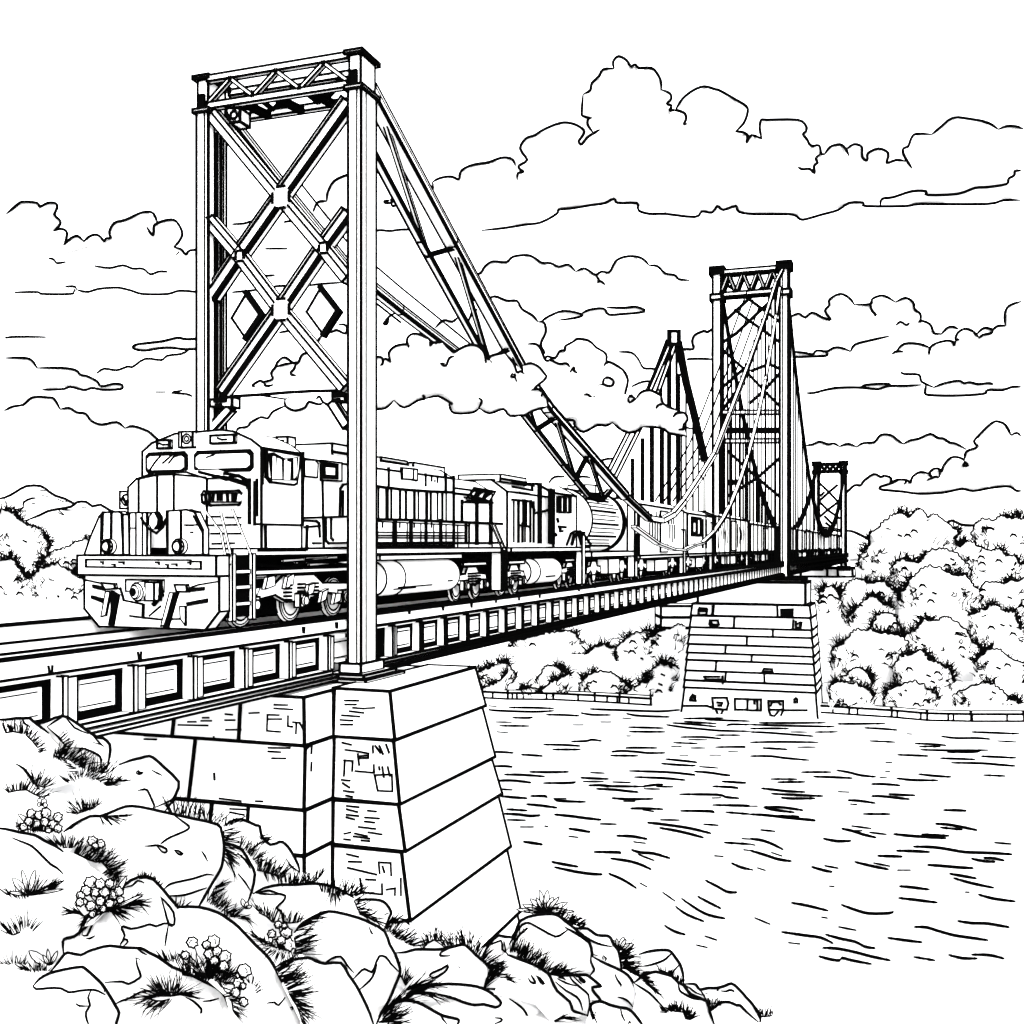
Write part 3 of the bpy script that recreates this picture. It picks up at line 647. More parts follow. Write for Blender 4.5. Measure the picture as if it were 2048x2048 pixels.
def parallel_bridge():
    """slim suspension tower with chains and hangers standing beyond the bridge"""
    D = 165.; pt = lambda x, y, d=0: P(x, y, D + d)
    root = thing('suspension_pylon', 'slender white pylon with sloping chains and close hangers behind the smoke', 'bridge pylon', pt(1347, 1100))
    b = MB(ink=4.5); q = [pt(1340, 1100), pt(1355, 1100), pt(1355, 1100, 2), pt(1340, 1100, 2)]; t = [pt(1341, 690), pt(1353, 690), pt(1353, 690, 2), pt(1341, 690, 2)]
    b.hexa(q + t, 4.5, WH, True); b.build('column', root)
    b = MB(ink=4); q = [pt(1336, 690, -.3), pt(1360, 690, -.3), pt(1360, 690, 2.3), pt(1336, 690, 2.3)]; t = [pt(1336, 661, -.3), pt(1360, 661, -.3), pt(1360, 661, 2.3), pt(1336, 661, 2.3)]
    b.hexa(q + t, 4, INK, True); q = [pt(1344, 684, -.5), pt(1353, 684, -.5), pt(1353, 684, -.3), pt(1344, 684, -.3)]; t = [pt(1344, 666, -.5), pt(1353, 666, -.5), pt(1353, 666, -.3), pt(1344, 666, -.3)]; b.hexa(q + t, 0, WH, True); b.build('column_cap', root)
    for tx, m, w in (('s 1760,600 1640,880 1380,1385', WH, .5), ('s 1790,600 1690,880 1410,1440', WH, .5), ('s 1740,590 1660,800 1600,930', INK, .25), ('s 1805,600 1850,830 1895,1010 1960,1290', INK, .75)):
        b = MB(ink=4); pp = [pt(x, y, .3) for x, y in Q(tx)]
        for p, q in zip(pp, pp[1:]): b.beam(p, q, w, w, None, 4, m)
        b.build('main_chain', root)
    for x, y0, y1, px in ((1205, 1000, 1010, 4), (1233, 965, 1008, 4), (1265, 920, 1005, 9), (1285, 880, 1003, 10), (1302, 855, 1003, 7), (1307, 855, 1003, 4), (1322, 770, 1005, 8), (1327, 850, 1005, 4), (1336, 740, 1008, 6), (1342, 850, 1010, 4), (1352, 840, 1010, 4), (1358, 750, 1012, 7), (1363, 830, 1012, 4), (1372, 790, 1014, 5), (1386, 850, 1016, 5), (1397, 880, 1016, 4), (1408, 920, 1018, 4)):
        b = MB(); b.line([pt(x, y0, 1), pt(x, y1 + 60, 1)], px * .72, INK, True); b.build('hanger', root)
parallel_bridge()
# ------------------------------------------------------------------ the train
INKK = .84
LW = -13.7; S0 = 17.75
def LT(u, v, w): return (LW + u, S0 + v, RAIL + w)
def side(pts, a, e=.02):
    """points measured on a side sheet, put on the vertical plane A metres left of the camera"""
    return [on_a(x, y, a) + Vector((e, 0, 0)) for x, y in pts]
def wheelset(parent, v, u0, u1, r, ink, s0=None, name='wheel'):
    for u, sg in ((u0, 1), (u1, -1)):
        b = MB(LT if s0 is None else (lambda x, y, z: (LW + x, s0 + y, RAIL + z)), ink)
        b.cyl((u, v, r), (u - .12 * sg, v, r), r, 20, ink)
        if sg > 0: 
            for q in (.72, .3): b.ring((u + .01, v, r), (1, 0, 0), r * q, ink)
        b.build(name, parent)
def bogie(parent, v0, v1, n, tf, ink, detail=True, u=1.12):
    """truck: sideframe with springs and axle boxes, wheels behind it"""
    tr = MB(tf, ink); L = v1 - v0
    prof = [(v0, .55), (v0 + .1, .78), (v0 + L * .28, .82), (v0 + L * .36, 1.02), (v0 + L * .64, 1.02), (v0 + L * .72, .82), (v1 - .1, .78), (v1, .55), (v1 - .25, .5), (v0 + L * .7, .62), (v0 + L * .6, .45), (v0 + L * .4, .45), (v0 + L * .3, .62), (v0 + .25, .5)]
    tr.prism([(u, y, z) for y, z in prof], [(u - .14, y, z) for y, z in prof], ink)
    fr = tr.build('truck_frame', parent)
    r = .46
    for k in range(n):
        v = v0 + .45 + (L - .9) * k / (n - 1)
        b = MB(tf, ink); b.cyl((u - .2, v, r), (u - .32, v, r), r, 20, ink); b.ring((u - .19, v, r), (1, 0, 0), r * .7, ink); b.ring((u - .19, v, r), (1, 0, 0), r * .88, ink * .7); b.build('wheel', fr)
        b = MB(tf, ink); b.cyl((-u + .2, v, r), (-u + .32, v, r), r, 16, ink); b.build('wheel', fr)
        if detail:
            b = MB(tf, ink); b.box(u + .0, u + .14, v - .16, v + .16, r - .14, r + .16); b.cyl((u + .14, v, r), (u + .2, v, r), .1, 10, ink); b.build('axle_box', fr)
    if detail:
        for t in (.38, .5, .62):
            b = MB(tf, ink)
            for z in (.5, .58, .66, .74, .82): b.ring((u + .08, v0 + L * t, z), (0, 0, 1), .09, ink * 1.1, 8)
            b.build('spring', fr)
        b = MB(tf, ink); b.box(u + .02, u + .1, v0 + .3, v1 - .3, 1.06, 1.16); b.line([(u + .1, v0 + .2, 1.3), (u + .1, v0 + L * .4, 1.18), (u + .1, v0 + L * .55, 1.34), (u + .1, v1 - .2, 1.2)], ink * 1.3); b.build('brake_rigging', fr)
    return fr
def poly_face(b, pts, m): b.face(pts, m)
def make_loco():
    root = thing('locomotive', 'white diesel locomotive with twin windscreens and blunt nose at the head of the train', 'locomotive', LT(0, 0, 0)); ik = 4.6
    # ---- pilot and front
    b = MB(LT, ik); pr = [(-1.55, 1.08), (1.55, 1.08), (1.55, .42), (1.25, .08), (-1.2, .08), (-1.55, .42)]
    b.prism([(u, -.06, w) for u, w in pr], [(u, .25, w) for u, w in pr], 5.5)
    b.line([(-.45, -.075, .3), (-.1, -.075, .27), (.25, -.075, .25), (.68, -.075, .27)], 5); b.line([(-1.5, -.075, .98), (-1.0, -.075, .9), (-.7, -.075, .82)], 4); b.line([(1.5, -.075, .98), (1.1, -.075, .92), (.9, -.075, .86)], 4)
    pilot = b.build('pilot', root)
    def strip(name, qs, m=INK, d=.05, px=0, par=pilot, v=-.075):
        for q in qs:
            b = MB(LT, ik); b.prism([(u, v - d, w) for u, w in q], [(u, v + .015, w) for u, w in q], px, m); b.build(name, par)
    U = lambda x, y: ((x * .265 - 306) / 86.5, 1.64 + (1093 - (800 + y * .265)) / 104)
    def UQ(t): return [U(*map(float, k.split(','))) for k in t.split()]
    strip('warning_stripe', [UQ('720,1395 820,1415 815,1445 725,1425'), UQ('710,1478 820,1505 810,1540 712,1505'), UQ('1445,1415 1560,1400 1560,1430 1450,1445'), UQ('1430,1518 1585,1485 1583,1520 1440,1548')])
    strip('plow_strut', [UQ('868,1440 930,1470 885,1710 845,1705 865,1600'), UQ('1345,1445 1375,1445 1300,1712 1262,1712')])
    strip('plow_strut', [UQ('825,1450 860,1450 825,1630 790,1640'), UQ('1310,1450 1340,1450 1275,1690 1245,1700'), UQ('1385,1550 1425,1550 1425,1690 1390,1640')], WH, .03, 3.5)
    strip('hose', [UQ('800,1385 900,1390 905,1425 830,1430'), UQ('1355,1390 1440,1390 1445,1440 1370,1440')], WH, .06, 5)
    b = MB(LT, ik); b.box(-.5, .32, -.14, -.06, .78, 1.0); b.cyl((-.02, -.12, .8), (-.06, -.38, .78), .17, 14, 5); b.cyl((-.07, -.38, .78), (-.08, -.43, .78), .12, 14, 4); b.cyl((-.1, -.435, .78), (-.1, -.45, .78), .07, 10, 3, INK); b.box(.1, .3, -.34, -.14, .62, .96)
    b.line([(.3, -.16, .95), (.36, -.2, .72), (.2, -.2, .55)], 9); b.line([(-.05, -.2, .52), (-.1, -.15, .3)], 6); b.line([(.3, -.15, .5), (.05, -.15, .32)], 4); b.line([(-.38, -.45, .85), (-.3, -.45, .62), (.1, -.45, .56)], 5)
    b.build('coupler', root)
    b = MB(LT, ik); b.box(-1.6, 1.58, -.2, .2, 1.09, 1.47, 5.5); q = UQ('703,1205 1490,1205 1490,1215 1565,1215 1565,1270 703,1260')
    b.line([(u, -.215, w) for u, w in q + q[:1]], 5)
    for x0, x1, y in ((820, 835, 1225), (905, 925, 1240), (960, 995, 1225), (1235, 1260, 1225), (1310, 1325, 1240), (1355, 1390, 1235), (1470, 1490, 1225)):
        u0, w0 = U(x0, y); u1, w1 = U(x1, y + 12); b.line([(u0, -.215, w0), (u1, -.215, w0), (u1, -.215, w1)], 4.5)
    b.build('buffer_beam', root)
    b = MB(LT, ik); b.box(-1.55, 1.55, .2, .46, 1.3, 1.46); b.build('platform', root)
    # ---- upright shields either side of the nose, with the low headlights
    for q, lines, lamp in (('645,1170 690,1040 760,880 790,845 915,840 940,860 945,1168', ('780,860 775,1165', '795,860 790,1050', '860,850 858,1060', '935,870 950,1165'), (850, 1105)), ('1275,840 1420,832 1480,850 1540,980 1540,1165 1280,1168', ('1285,845 1285,1165', '1385,845 1385,1050', '1475,880 1540,1000', '1410,945 1500,945'), (1385, 1105))):
        pts = UQ(q); b = MB(LT, ik); b.prism([(u, -.05, w) for u, w in pts], [(u, .12, w) for u, w in pts], 5)
        for l in lines: b.line([(u, -.065, w) for u, w in UQ(l)], 6 if l.startswith(('860', '1385', '1285')) else 4)
        sh = b.build('end_shield', root)
        u, w = U(*lamp); b = MB(LT, ik); b.cyl((u, -.05, w), (u, -.16, w), .135, 18, 6); b.ring((u - .02, -.17, w), (0, 1, 0), .09, 4); b.line([(u + .05, -.175, w + .09), (u + .08, -.175, w), (u + .05, -.175, w - .09)], 7); b.build('headlight', sh)
    b = MB(LT, ik); b.box(-.6, -.2, .1, .2, 1.47, 2.3); b.line([(-.45, .09, 1.47), (-.45, .09, 2.3)], 4); b.line([(-.3, .09, 1.47), (-.3, .09, 2.3)], 4); b.line([(-.6, .09, 2.0), (-.45, .09, 2.0)], 4); b.build('end_door', root)
    b = MB(LT, ik); oc = [(math.cos(k * math.pi / 4 + .39), math.sin(k * math.pi / 4 + .39)) for k in range(8)]
    b.prism([(.04 + x * .15, .0, 2.14 + y * .19) for x, y in oc], [(.04 + x * .15, .1, 2.14 + y * .19) for x, y in oc], 0, INK)
    q = [(.04, 2.28), (.11, 2.16), (.1, 2.07), (.03, 1.98), (-.04, 2.07), (-.03, 2.2)]; b.prism([(x, -.03, y) for x, y in q], [(x, 0, y) for x, y in q], 0, WH)
    b.line([(u, .02, w) for u, w in UQ('1065,890 1090,930 1120,970 1180,1005 1230,960 1250,900')], 5); b.build('marker_plate', root)
    # ---- nose
    b = MB(LT, ik); ns = [(-.92, 1.47), (-.92, 2.82), (-.72, 2.98), (-.3, 3.09), (.45, 3.09), (.92, 2.95), (.92, 1.47)]
    b.prism([(u, .45, w) for u, w in ns], [(u, 1.6, w + (.12 if w > 2.9 else 0)) for u, w in ns], 5)
    for u, w0 in ((-.66, 2.98), (-.22, 2.2), (.17, 2.2)): b.line([(u, .435, w0 if u < -.5 else 3.05), (u, .435, 1.5 if u < -.5 else w0)], 5)
    b.line([(-.66, .435, 2.98), (-.22, .435, 3.05), (.17, .435, 3.05), (.9, .435, 2.98)], 5)
    for st in QS('a 1595,880 1660,880|1435,998 1490,998|1405,945 1600,945|1600,945 1860,940|1590,1008 1860,1008|1700,885 1860,888|1845,810 1848,870|1600,1085 1760,1080'): b.line(side(st, 12.76), 5, INK, True)
    for st in QS('a 1500,545 1600,570 1680,585 1850,640|1690,555 1790,570 1860,605 1865,660|1680,580 1840,620|1640,575 1700,600'): b.line(side(st, 12.6), 7, INK, True)
    nose = b.build('nose', root)
    b = MB(LT, ik); q = Q('a 1565,690 1800,685 1830,720 1825,760 1800,790 1590,795 1555,770 1550,715'); pts = side(q, 12.74, .0)
    b.prism(pts, [p - Vector((.08, 0, 0)) for p in pts], 6, WH, True)
    for st in QS('a 1575,710 1575,755|1605,710 1600,752|1640,712 1640,752|1665,712 1665,752|1710,712 1712,755|1750,712 1750,755|1775,715 1770,752'): b.line(side(st, 12.73, .02), 6, INK, True)
    b.line(side(Q('a 1570,770 1800,770'), 12.73, .02), 4, INK, True); b.line(side(Q('a 1570,705 1820,702'), 12.73, .02), 4, INK, True)
    b.build('number_board', nose)
    b = MB(LT, ik); b.box(-1.16, -.86, .5, .75, 2.4, 2.74, 5); b.ring((-1.0, .48, 2.57), (0, 1, 0), .11, 5, 12); b.line([(-1.06, .48, 2.6), (-1.0, .48, 2.5), (-.95, .48, 2.58)], 5); b.build('marker_lamp', nose)
    # ---- cab
    b = MB(LT, ik); cb = [(-1.44, 1.5), (-1.44, 3.63), (-1.2, 3.8), (-.62, 3.98), (.5, 4.02), (.78, 3.98), (1.2, 3.8), (1.44, 3.63), (1.44, 1.5)]
    b.prism([(u, 1.55, w) for u, w in cb], [(u, 3.1, w) for u, w in cb], 5.5)
    for st in QS('b 350,400 345,940|40,360 42,630|0,600 0,870|0,937 120,940 340,945|65,945 68,1130|380,950 375,1130|0,1138 360,1135 380,1118|a 1875,600 1875,930|1915,620 1915,940'): b.line(side(st, 12.24), 6 if st[0][0] > 500 else 7, INK, True)
    cab = b.build('cab', root)
    for u0, u1, nm in ((-1.34, -.3, 0), (-.14, 1.27, 1)):
        b = MB(LT, ik); r = .08; w0, w1 = 3.15, 3.61
        q = [(u0 + r, w0), (u1 - r, w0), (u1, w0 + r), (u1, w1 - r), (u1 - r, w1), (u0 + r, w1), (u0, w1 - r), (u0, w0 + r)]
        b.prism([(u, 1.5, w) for u, w in q], [(u, 1.56, w) for u, w in q], 0, INK)
        fr = b.build('windscreen', cab); b = MB(LT, ik); k = .075
        cx, cw = (u0 + u1) / 2, (w0 + w1) / 2 - .012
        b.prism([(cx + (u - cx) * (1 - k * 2 / (u1 - u0)), 1.48, cw + (w - cw) * (1 - k * 2.4 / (w1 - w0))) for u, w in q], [(cx + (u - cx) * (1 - k * 2 / (u1 - u0)), 1.5, cw + (w - cw) * (1 - k * 2.4 / (w1 - w0))) for u, w in q], 0, WH)
        for st in (QS('a 1230,400 1170,470 1130,530|1320,395 1270,440 1230,475|1375,410 1310,430 1275,475') if nm == 0 else QS('a 1660,380 1610,415 1560,432')): b.line([on_s(x, y, S0 + 1.47) for x, y in st], 4, INK, True)  # ink strokes paint reflections onto the glass
        b.build('glass', fr, (GLASSM, INKM))
    b = MB(LT, ik); b.box(-.45, -.12, 1.44, 1.56, 3.68, 4.0, 5); b.ring((-.26, 1.43, 3.85), (0, 1, 0), .1, 5, 12); b.ring((-.26, 1.43, 3.85), (0, 1, 0), .05, 5, 8); b.line([(-.38, 1.43, 3.7), (-.38, 1.43, 3.98)], 4); b.build('headlight', cab)
    for u0, u1, w0, w1 in ((-1.0, -.7, 3.68, 3.84), (.3, .86, 3.74, 3.9)):
        b = MB(LT, ik); b.box(u0, u1, 1.46, 1.56, w0, w1, 6); um = (u0 + u1) / 2; b.line([(um - .1, 1.45, w1 - .06), (um, 1.45, w0 + .07), (um + .1, 1.45, w0 + .07)], 5); b.build('number_board', cab)
    q = Q('b 75,375 325,420 318,520 300,630 280,640 110,620 80,580'); pts = side(q, 12.22); b = MB(LT, ik); b.prism(pts, [p - Vector((.06, 0, 0)) for p in pts], 5.5, WH, True); wn = b.build('side_window', cab)
    q = Q('b 90,400 130,395 215,440 315,430 300,610 110,605'); pts = side(q, 12.2); b = MB(LT, ik); b.prism(pts, [p - Vector((.03, 0, 0)) for p in pts], 0, INK, True)
    for tx in ('b 128,425 143,430 143,595 125,595', 'b 160,440 185,450 190,595 150,595', 'b 215,455 228,450 226,598 212,598', 'b 235,465 255,470 250,600 232,600', 'b 285,440 300,440 298,570 286,590'):
        pts = side(Q(tx), 12.18); b.prism(pts, [p - Vector((.02, 0, 0)) for p in pts], 0, WH, True)
    b.build('glass', wn)
    # ---- long hood behind the cab
    b = MB(LT, ik); A = 12.4; U1 = 13.7 - A
    hd = [(-U1, 1.55), (-U1, 3.55), (-.9, 3.78), (.0, 3.9), (.9, 3.78), (U1, 3.55), (U1, 1.55)]
    b.prism([(u, 3.1, w) for u, w in hd], [(u, 11.85, w + .05 if w > 2 else w) for u, w in hd], 5.5)
    for v in (6.2, 6.5, 6.8): b.line([(U1 - .05, v, 3.6), (.5, v, 3.86)], 3)
    for st in QS('b 495,610 500,880|355,890 490,885 690,880|355,910 450,915 470,930 475,1030|360,960 475,950|500,890 505,1130|520,890 522,1060 540,1080 690,1078|560,895 560,1040 575,1055|425,1080 480,1080|360,1120 690,1115|625,870 630,670 650,640 690,632|648,870 650,690'): b.line(side(st, A), 5.5, INK, True)
    for st in QS('b 890,650 1100,675 1300,690 1480,697|890,900 1150,905 1500,920 1850,935'): b.line(side(st, A), 7, INK, True)
    for x, y0, y1, px in ((920, 660, 890, 4), (980, 665, 895, 9), (1015, 670, 895, 5), (1080, 680, 895, 6), (1125, 680, 895, 6), (1188, 690, 900, 7), (1220, 690, 900, 4), (1280, 695, 905, 8), (1312, 700, 905, 6), (1365, 700, 905, 4), (1400, 700, 905, 6), (1430, 705, 910, 4), (1485, 580, 915, 7), (995, 515, 640, 6), (1275, 560, 645, 5), (1425, 560, 675, 7), (1320, 575, 610, 4), (1345, 610, 612, 4), (1365, 580, 620, 4)):
        b.line(side([(512 + x * .265, 800 + y0 * .265), (512 + x * .265, 800 + y1 * .265)], A), px, INK, True)
    for x, y1, px in ((910, 1105, 4), (1040, 1105, 10), (1160, 1105, 10), (1275, 1110, 8), (1385, 1080, 9), (1485, 1105, 7)): b.line(side([(512 + x * .265, 1041), (512 + x * .265, 800 + y1 * .265)], A), px, INK, True)
    for y in (998, 1022, 1040): b.line(side(Q('b 895,%d 1580,%d' % (y, y + 3)), A), 4, INK, True)
    for y, px in ((1082, 8), (1105, 6)): b.line(side(Q('b 890,%d 1480,%d' % (y, y - 4)), A), px, INK, True)
    for x in (950, 1080, 1190, 1320): b.line(side(Q('b %d,930 %d,960' % (x, x)), A), 3.5, INK, True)
    hood = b.build('hood', root)
    for tx, m in (('b 358,450 440,455 460,480 455,585 360,575', WH), ('b 490,455 640,475 640,612 490,605', WH), ('b 495,462 620,482 620,600 495,595', INK), ('b 528,510 590,515 588,565 530,560', WH), ('b 1098,512 1180,520 1180,600 1100,595', WH), ('b 1182,520 1212,525 1210,608 1182,602', WH)):
        pts = side(Q(tx), A - .03 - .02 * (m == INK) - .04 * ('528' in tx)); b = MB(LT, ik); b.prism(pts, [p - Vector((.04, 0, 0)) for p in pts], 0 if m == INK or '528' in tx else 4.5, m, True); b.build('hood_window', hood)
    b = MB(LT, ik); U2 = 1.18; h2 = [(-U2, 1.55), (-U2, 3.35), (-.6, 3.7), (.6, 3.7), (U2, 3.35), (U2, 1.55)]
    b.prism([(u, 11.9, w) for u, w in h2], [(u, 15.3, w) for u, w in h2], 5)
    for x, y0, y1, px in ((1550, 760, 915, 6), (1660, 770, 1080, 9), (1765, 780, 1080, 9), (1580, 930, 1075, 6), (1605, 930, 1075, 4)): b.line(side([(512 + x * .265, 800 + y0 * .265), (512 + x * .265, 800 + y1 * .265)], 12.5), px, INK, True)
    for st in QS('b 1490,705 1600,715 1780,775|1565,770 1750,775|1490,920 1850,935|1500,1080 1850,1078'): b.line(side(st, 12.5), 6, INK, True)
    for k in range(16): x = 1600 + k * 11; b.line(side(Q('b %d,%d %d,%d' % (x + 40, 660 + k * 2, x - (k % 3) * 20, 730 + (k * 7) % 40)), 12.5), 3.5, INK, True)
    for st in QS('b 1570,735 1750,760|1590,755 1740,765'): b.line(side(st, 12.5), 4, INK, True)
    b.build('rear_hood', root)
    for v0, v1, u0, u1, h, nm in ((5.7, 7.6, -.5, .75, .22, 'roof_fan'), (8.6, 10.2, -.5, .6, .12, 'roof_fan'), (10.4, 12.6, -.7, .7, .1, 'roof_hatch')):
        b = MB(LT, ik); b.box(u0, u1, v0, v1, 3.8, 3.88 + h, 5); 
        if nm == 'roof_fan': b.line([(u1 + .01, v0, 3.9), (u1 + .01, v1, 3.9)], 7)
        b.build(nm, root)
    b = MB(LT, ik); b.box(.1, .38, 4.3, 4.62, 3.86, 4.14, 5); b.line([(.2, 4.28, 3.9), (.2, 4.28, 4.06), (.28, 4.28, 4.06), (.28, 4.28, 3.9)], 4); b.build('exhaust_stack', root)
    # ---- frame, tank, trucks, steps and rails
    b = MB(LT, ik); b.box(-1.5, 1.5, .45, 15.6, 1.46, 1.6, 5); b.build('walkway_sill', root)
    b = MB(LT, ik); b.box(-1.15, .85, .4, 15.5, .2, 1.46, 0, INK); b.box(.9, 1.42, 6.9, 12.2, 1.3, 1.42, 4); b.build('underframe_and_shade', root)  # the black box is frame and painted shadow under the locomotive
    b = MB(LT, ik); b.cyl((.86, 7.5, .82), (.86, 12.3, .82), .45, 28, 5.5); b.ring((.86, 8.6, .82), (0, 1, 0), .455, 6, 28); b.line([(.86 + .4, 8.3, .58), (.86 + .4, 10.4, .58)], 3.5); b.line([(.86 + .36, 8.1, .54), (.86 + .36, 9.4, .54)], 3.5); b.line([(.86 + .42, 11.5, .66), (.86 + .42, 11.8, .66)], 4); b.build('fuel_tank', root)
    rp = random.Random(4)
    for k in range(9):
        b = MB(LT, 3); v = 1.0 + rp.random() * 3.4; w = .98 + k * .05; L = .8 + rp.random() * 2.2
        b.beam((.9 + .05 * (k % 3), v, w), (.9 + .05 * (k % 3), min(6.8, v + L), w + rp.uniform(-.08, .08)), .05, .035 + .02 * (k % 2), None, 2.4); b.build('brake_pipe', root)
    for k in range(7):
        b = MB(LT, 3); v = 1.2 + k * .72 + rp.random() * .3; w = .3 + rp.random() * .5; q = [(v, w), (v + .15 + .25 * rp.random(), w + .06), (v + .35, w + .2 + .12 * rp.random()), (v + .1, w + .24)]
        b.prism([(1.28, y, z) for y, z in q], [(1.2, y, z) for y, z in q], 3); b.build('bracket', root)
    bogie(root, 1.15, 5.9, 3, LT, 5); bogie(root, 12.5, 15.0, 2, LT, 4.5)
    b = MB(LT, ik); b.box(1.3, 1.52, .3, 1.0, .3, 1.46, 5, INK)
    for w in (.5, .82, 1.12): b.box(1.25, 1.56, .34, .96, w, w + .07, 3)
    for v in (.3, .98): b.box(1.5, 1.6, v, v + .1, .22, 1.5, 4)
    b.build('step_ladder', root)
    b = MB(LT, ik); b.box(1.2, 1.55, 15.2, 15.7, .25, 1.6, 4.5); b.line([(1.56, 15.3, .3), (1.56, 15.3, 1.5)], 6); b.line([(1.56, 15.5, .3), (1.56, 15.5, 1.5)], 6)
    for w in (.5, .85, 1.2): b.line([(1.56, 15.2, w), (1.56, 15.7, w)], 5)
    b.build('step_ladder', root)
    for pp in ([(1.2, .0, 2.32), (1.52, .05, 1.9), (1.58, .1, 1.47)], [(1.56, .3, 1.5), (1.35, .28, 2.3)], [(1.56, .98, 1.5), (1.4, .6, 2.35)], [(1.5, 14.4, 2.35), (1.56, 15.3, 1.5)], [(1.5, 14.7, 2.35), (1.56, 15.6, 1.5)]):
        b = MB(LT, ik); pw = [Vector(LT(*p)) for p in pp]; b.tube(pw, .017, WH, 6); b.line([p + Vector((.02, 0, 0)) for p in pw], 2.6, INK, True); b.line([p - Vector((.02, 0, 0)) for p in pw], 3, INK, True); b.build('handrail', root)
    b = MB(LT, ik)
    for k in range(8): b.line([(1.5, 6.6 + k * .85, 1.6), (1.5, 6.6 + k * .85, 2.25)], 3)
    b.line([(1.5, 6.6, 2.25), (1.5, 12.55, 2.25)], 3.5); b.build('handrail', root)
make_loco()

def make_second_loco():
    s0 = 34.0; root = thing('locomotive', 'second white diesel locomotive, coupled behind the leading one with its cab at the rear', 'locomotive', (LW, s0, RAIL)); ik = 4.2
    tf = lambda u, v, w: (LW + u, s0 + v, RAIL + w)
    b = MB(tf, ik); U1 = 1.25; hd = [(-U1, 1.55), (-U1, 3.45), (-.7, 3.85), (.7, 3.85), (U1, 3.45), (U1, 1.55)]
    b.prism([(u, .3, w) for u, w in hd], [(u, 6.2, w) for u, w in hd], 5)
    A = 12.42
    for x, y0, y1, px in ((10, 760, 1070, 4), (45, 760, 1070, 6), (85, 760, 930, 8), (105, 770, 940, 4), (135, 770, 1070, 5), (160, 770, 1070, 5), (75, 930, 1070, 5), (95, 950, 1070, 4)): b.line(side([(1024 + x * .265, 800 + y0 * .265), (1024 + x * .265, 800 + y1 * .265)], A), px, INK, True)
    for st in QS('c 0,752 140,765 165,830|165,855 280,830|0,620 145,635 150,680|0,655 140,680|50,700 120,710|60,945 130,955'): b.line(side(st, A), 5.5, INK, True)
    b.build('hood', root)
    b = MB(tf, ik); cb = [(-1.45, 1.55), (-1.45, 3.6), (-.8, 3.95), (.8, 3.95), (1.45, 3.6), (1.45, 1.55)]
    b.prism([(u, 4.7, w) for u, w in cb], [(u, 7.6, w) for u, w in cb], 6)
    A = 12.22
    for x, y0, y1, px in ((205, 640, 1070, 10), (283, 680, 1070, 9), (300, 690, 1070, 12), (275, 680, 780, 4)): b.line(side([(1024 + x * .265, 800 + y0 * .265), (1024 + x * .265, 800 + y1 * .265)], A), px, INK, True)
    for st in QS('c 350,955 400,960|360,960 360,990 375,990|340,900 345,915|320,1010 330,1020'): b.line(side(st, A), 6, INK, True)
    cab = b.build('cab', root)
    b = MB(tf, ik); pts = side(Q('c 345,730 440,735 440,850 345,845'), A - .03); b.prism(pts, [p - Vector((.05, 0, 0)) for p in pts], 5, WH, True)
    for x in (360, 385, 400, 425): b.line(side(Q('c %d,735 %d,845' % (x, x)), A - .05), 7, INK, True)
    b.build('side_window', cab)
    b = MB(tf, ik); b.box(-.6, .9, .6, 3.2, 3.8, 4.05); b.line([(.91, .6, 3.9), (.91, 3.2, 3.9)], 6); b.build('roof_fan', root)
    b = MB(tf, ik); b.box(-1.5, 1.5, 0, 9.4, 1.46, 1.6, 4.5); b.build('walkway_sill', root)
    b = MB(tf, ik); b.box(-1.15, .9, 0, 9.4, .2, 1.46, 0, INK); b.build('underframe_and_shade', root)  # black colour here also draws the shadow below the second locomotive
    b = MB(tf, ik); b.cyl((.86, 2.6, .75), (.86, 6.2, .75), .44, 24, 5); b.ring((.86, 3.6, .75), (0, 1, 0), .445, 6, 24); b.line([(1.28, 4.4, .55), (1.28, 5.4, .55)], 4); b.build('fuel_tank', root)
    bogie(root, .2, 2.4, 2, tf, 4); bogie(root, 6.6, 9.0, 2, tf, 4)
    b = MB(tf, ik)
    pw = side(Q('c 410,1090 440,1010 470,990 510,990 550,1030 590,1090'), 12.15)
    b.line(pw, 5, INK, True); b.line(side(Q('c 450,1085 465,1020 500,1010 520,1080'), 12.15), 7, INK, True); b.build('handrail', root)
    b = MB(tf, ik); b.box(1.3, 1.56, 8.1, 8.45, .15, 2.2, 4.5); b.build('step_ladder', root)
make_second_loco()

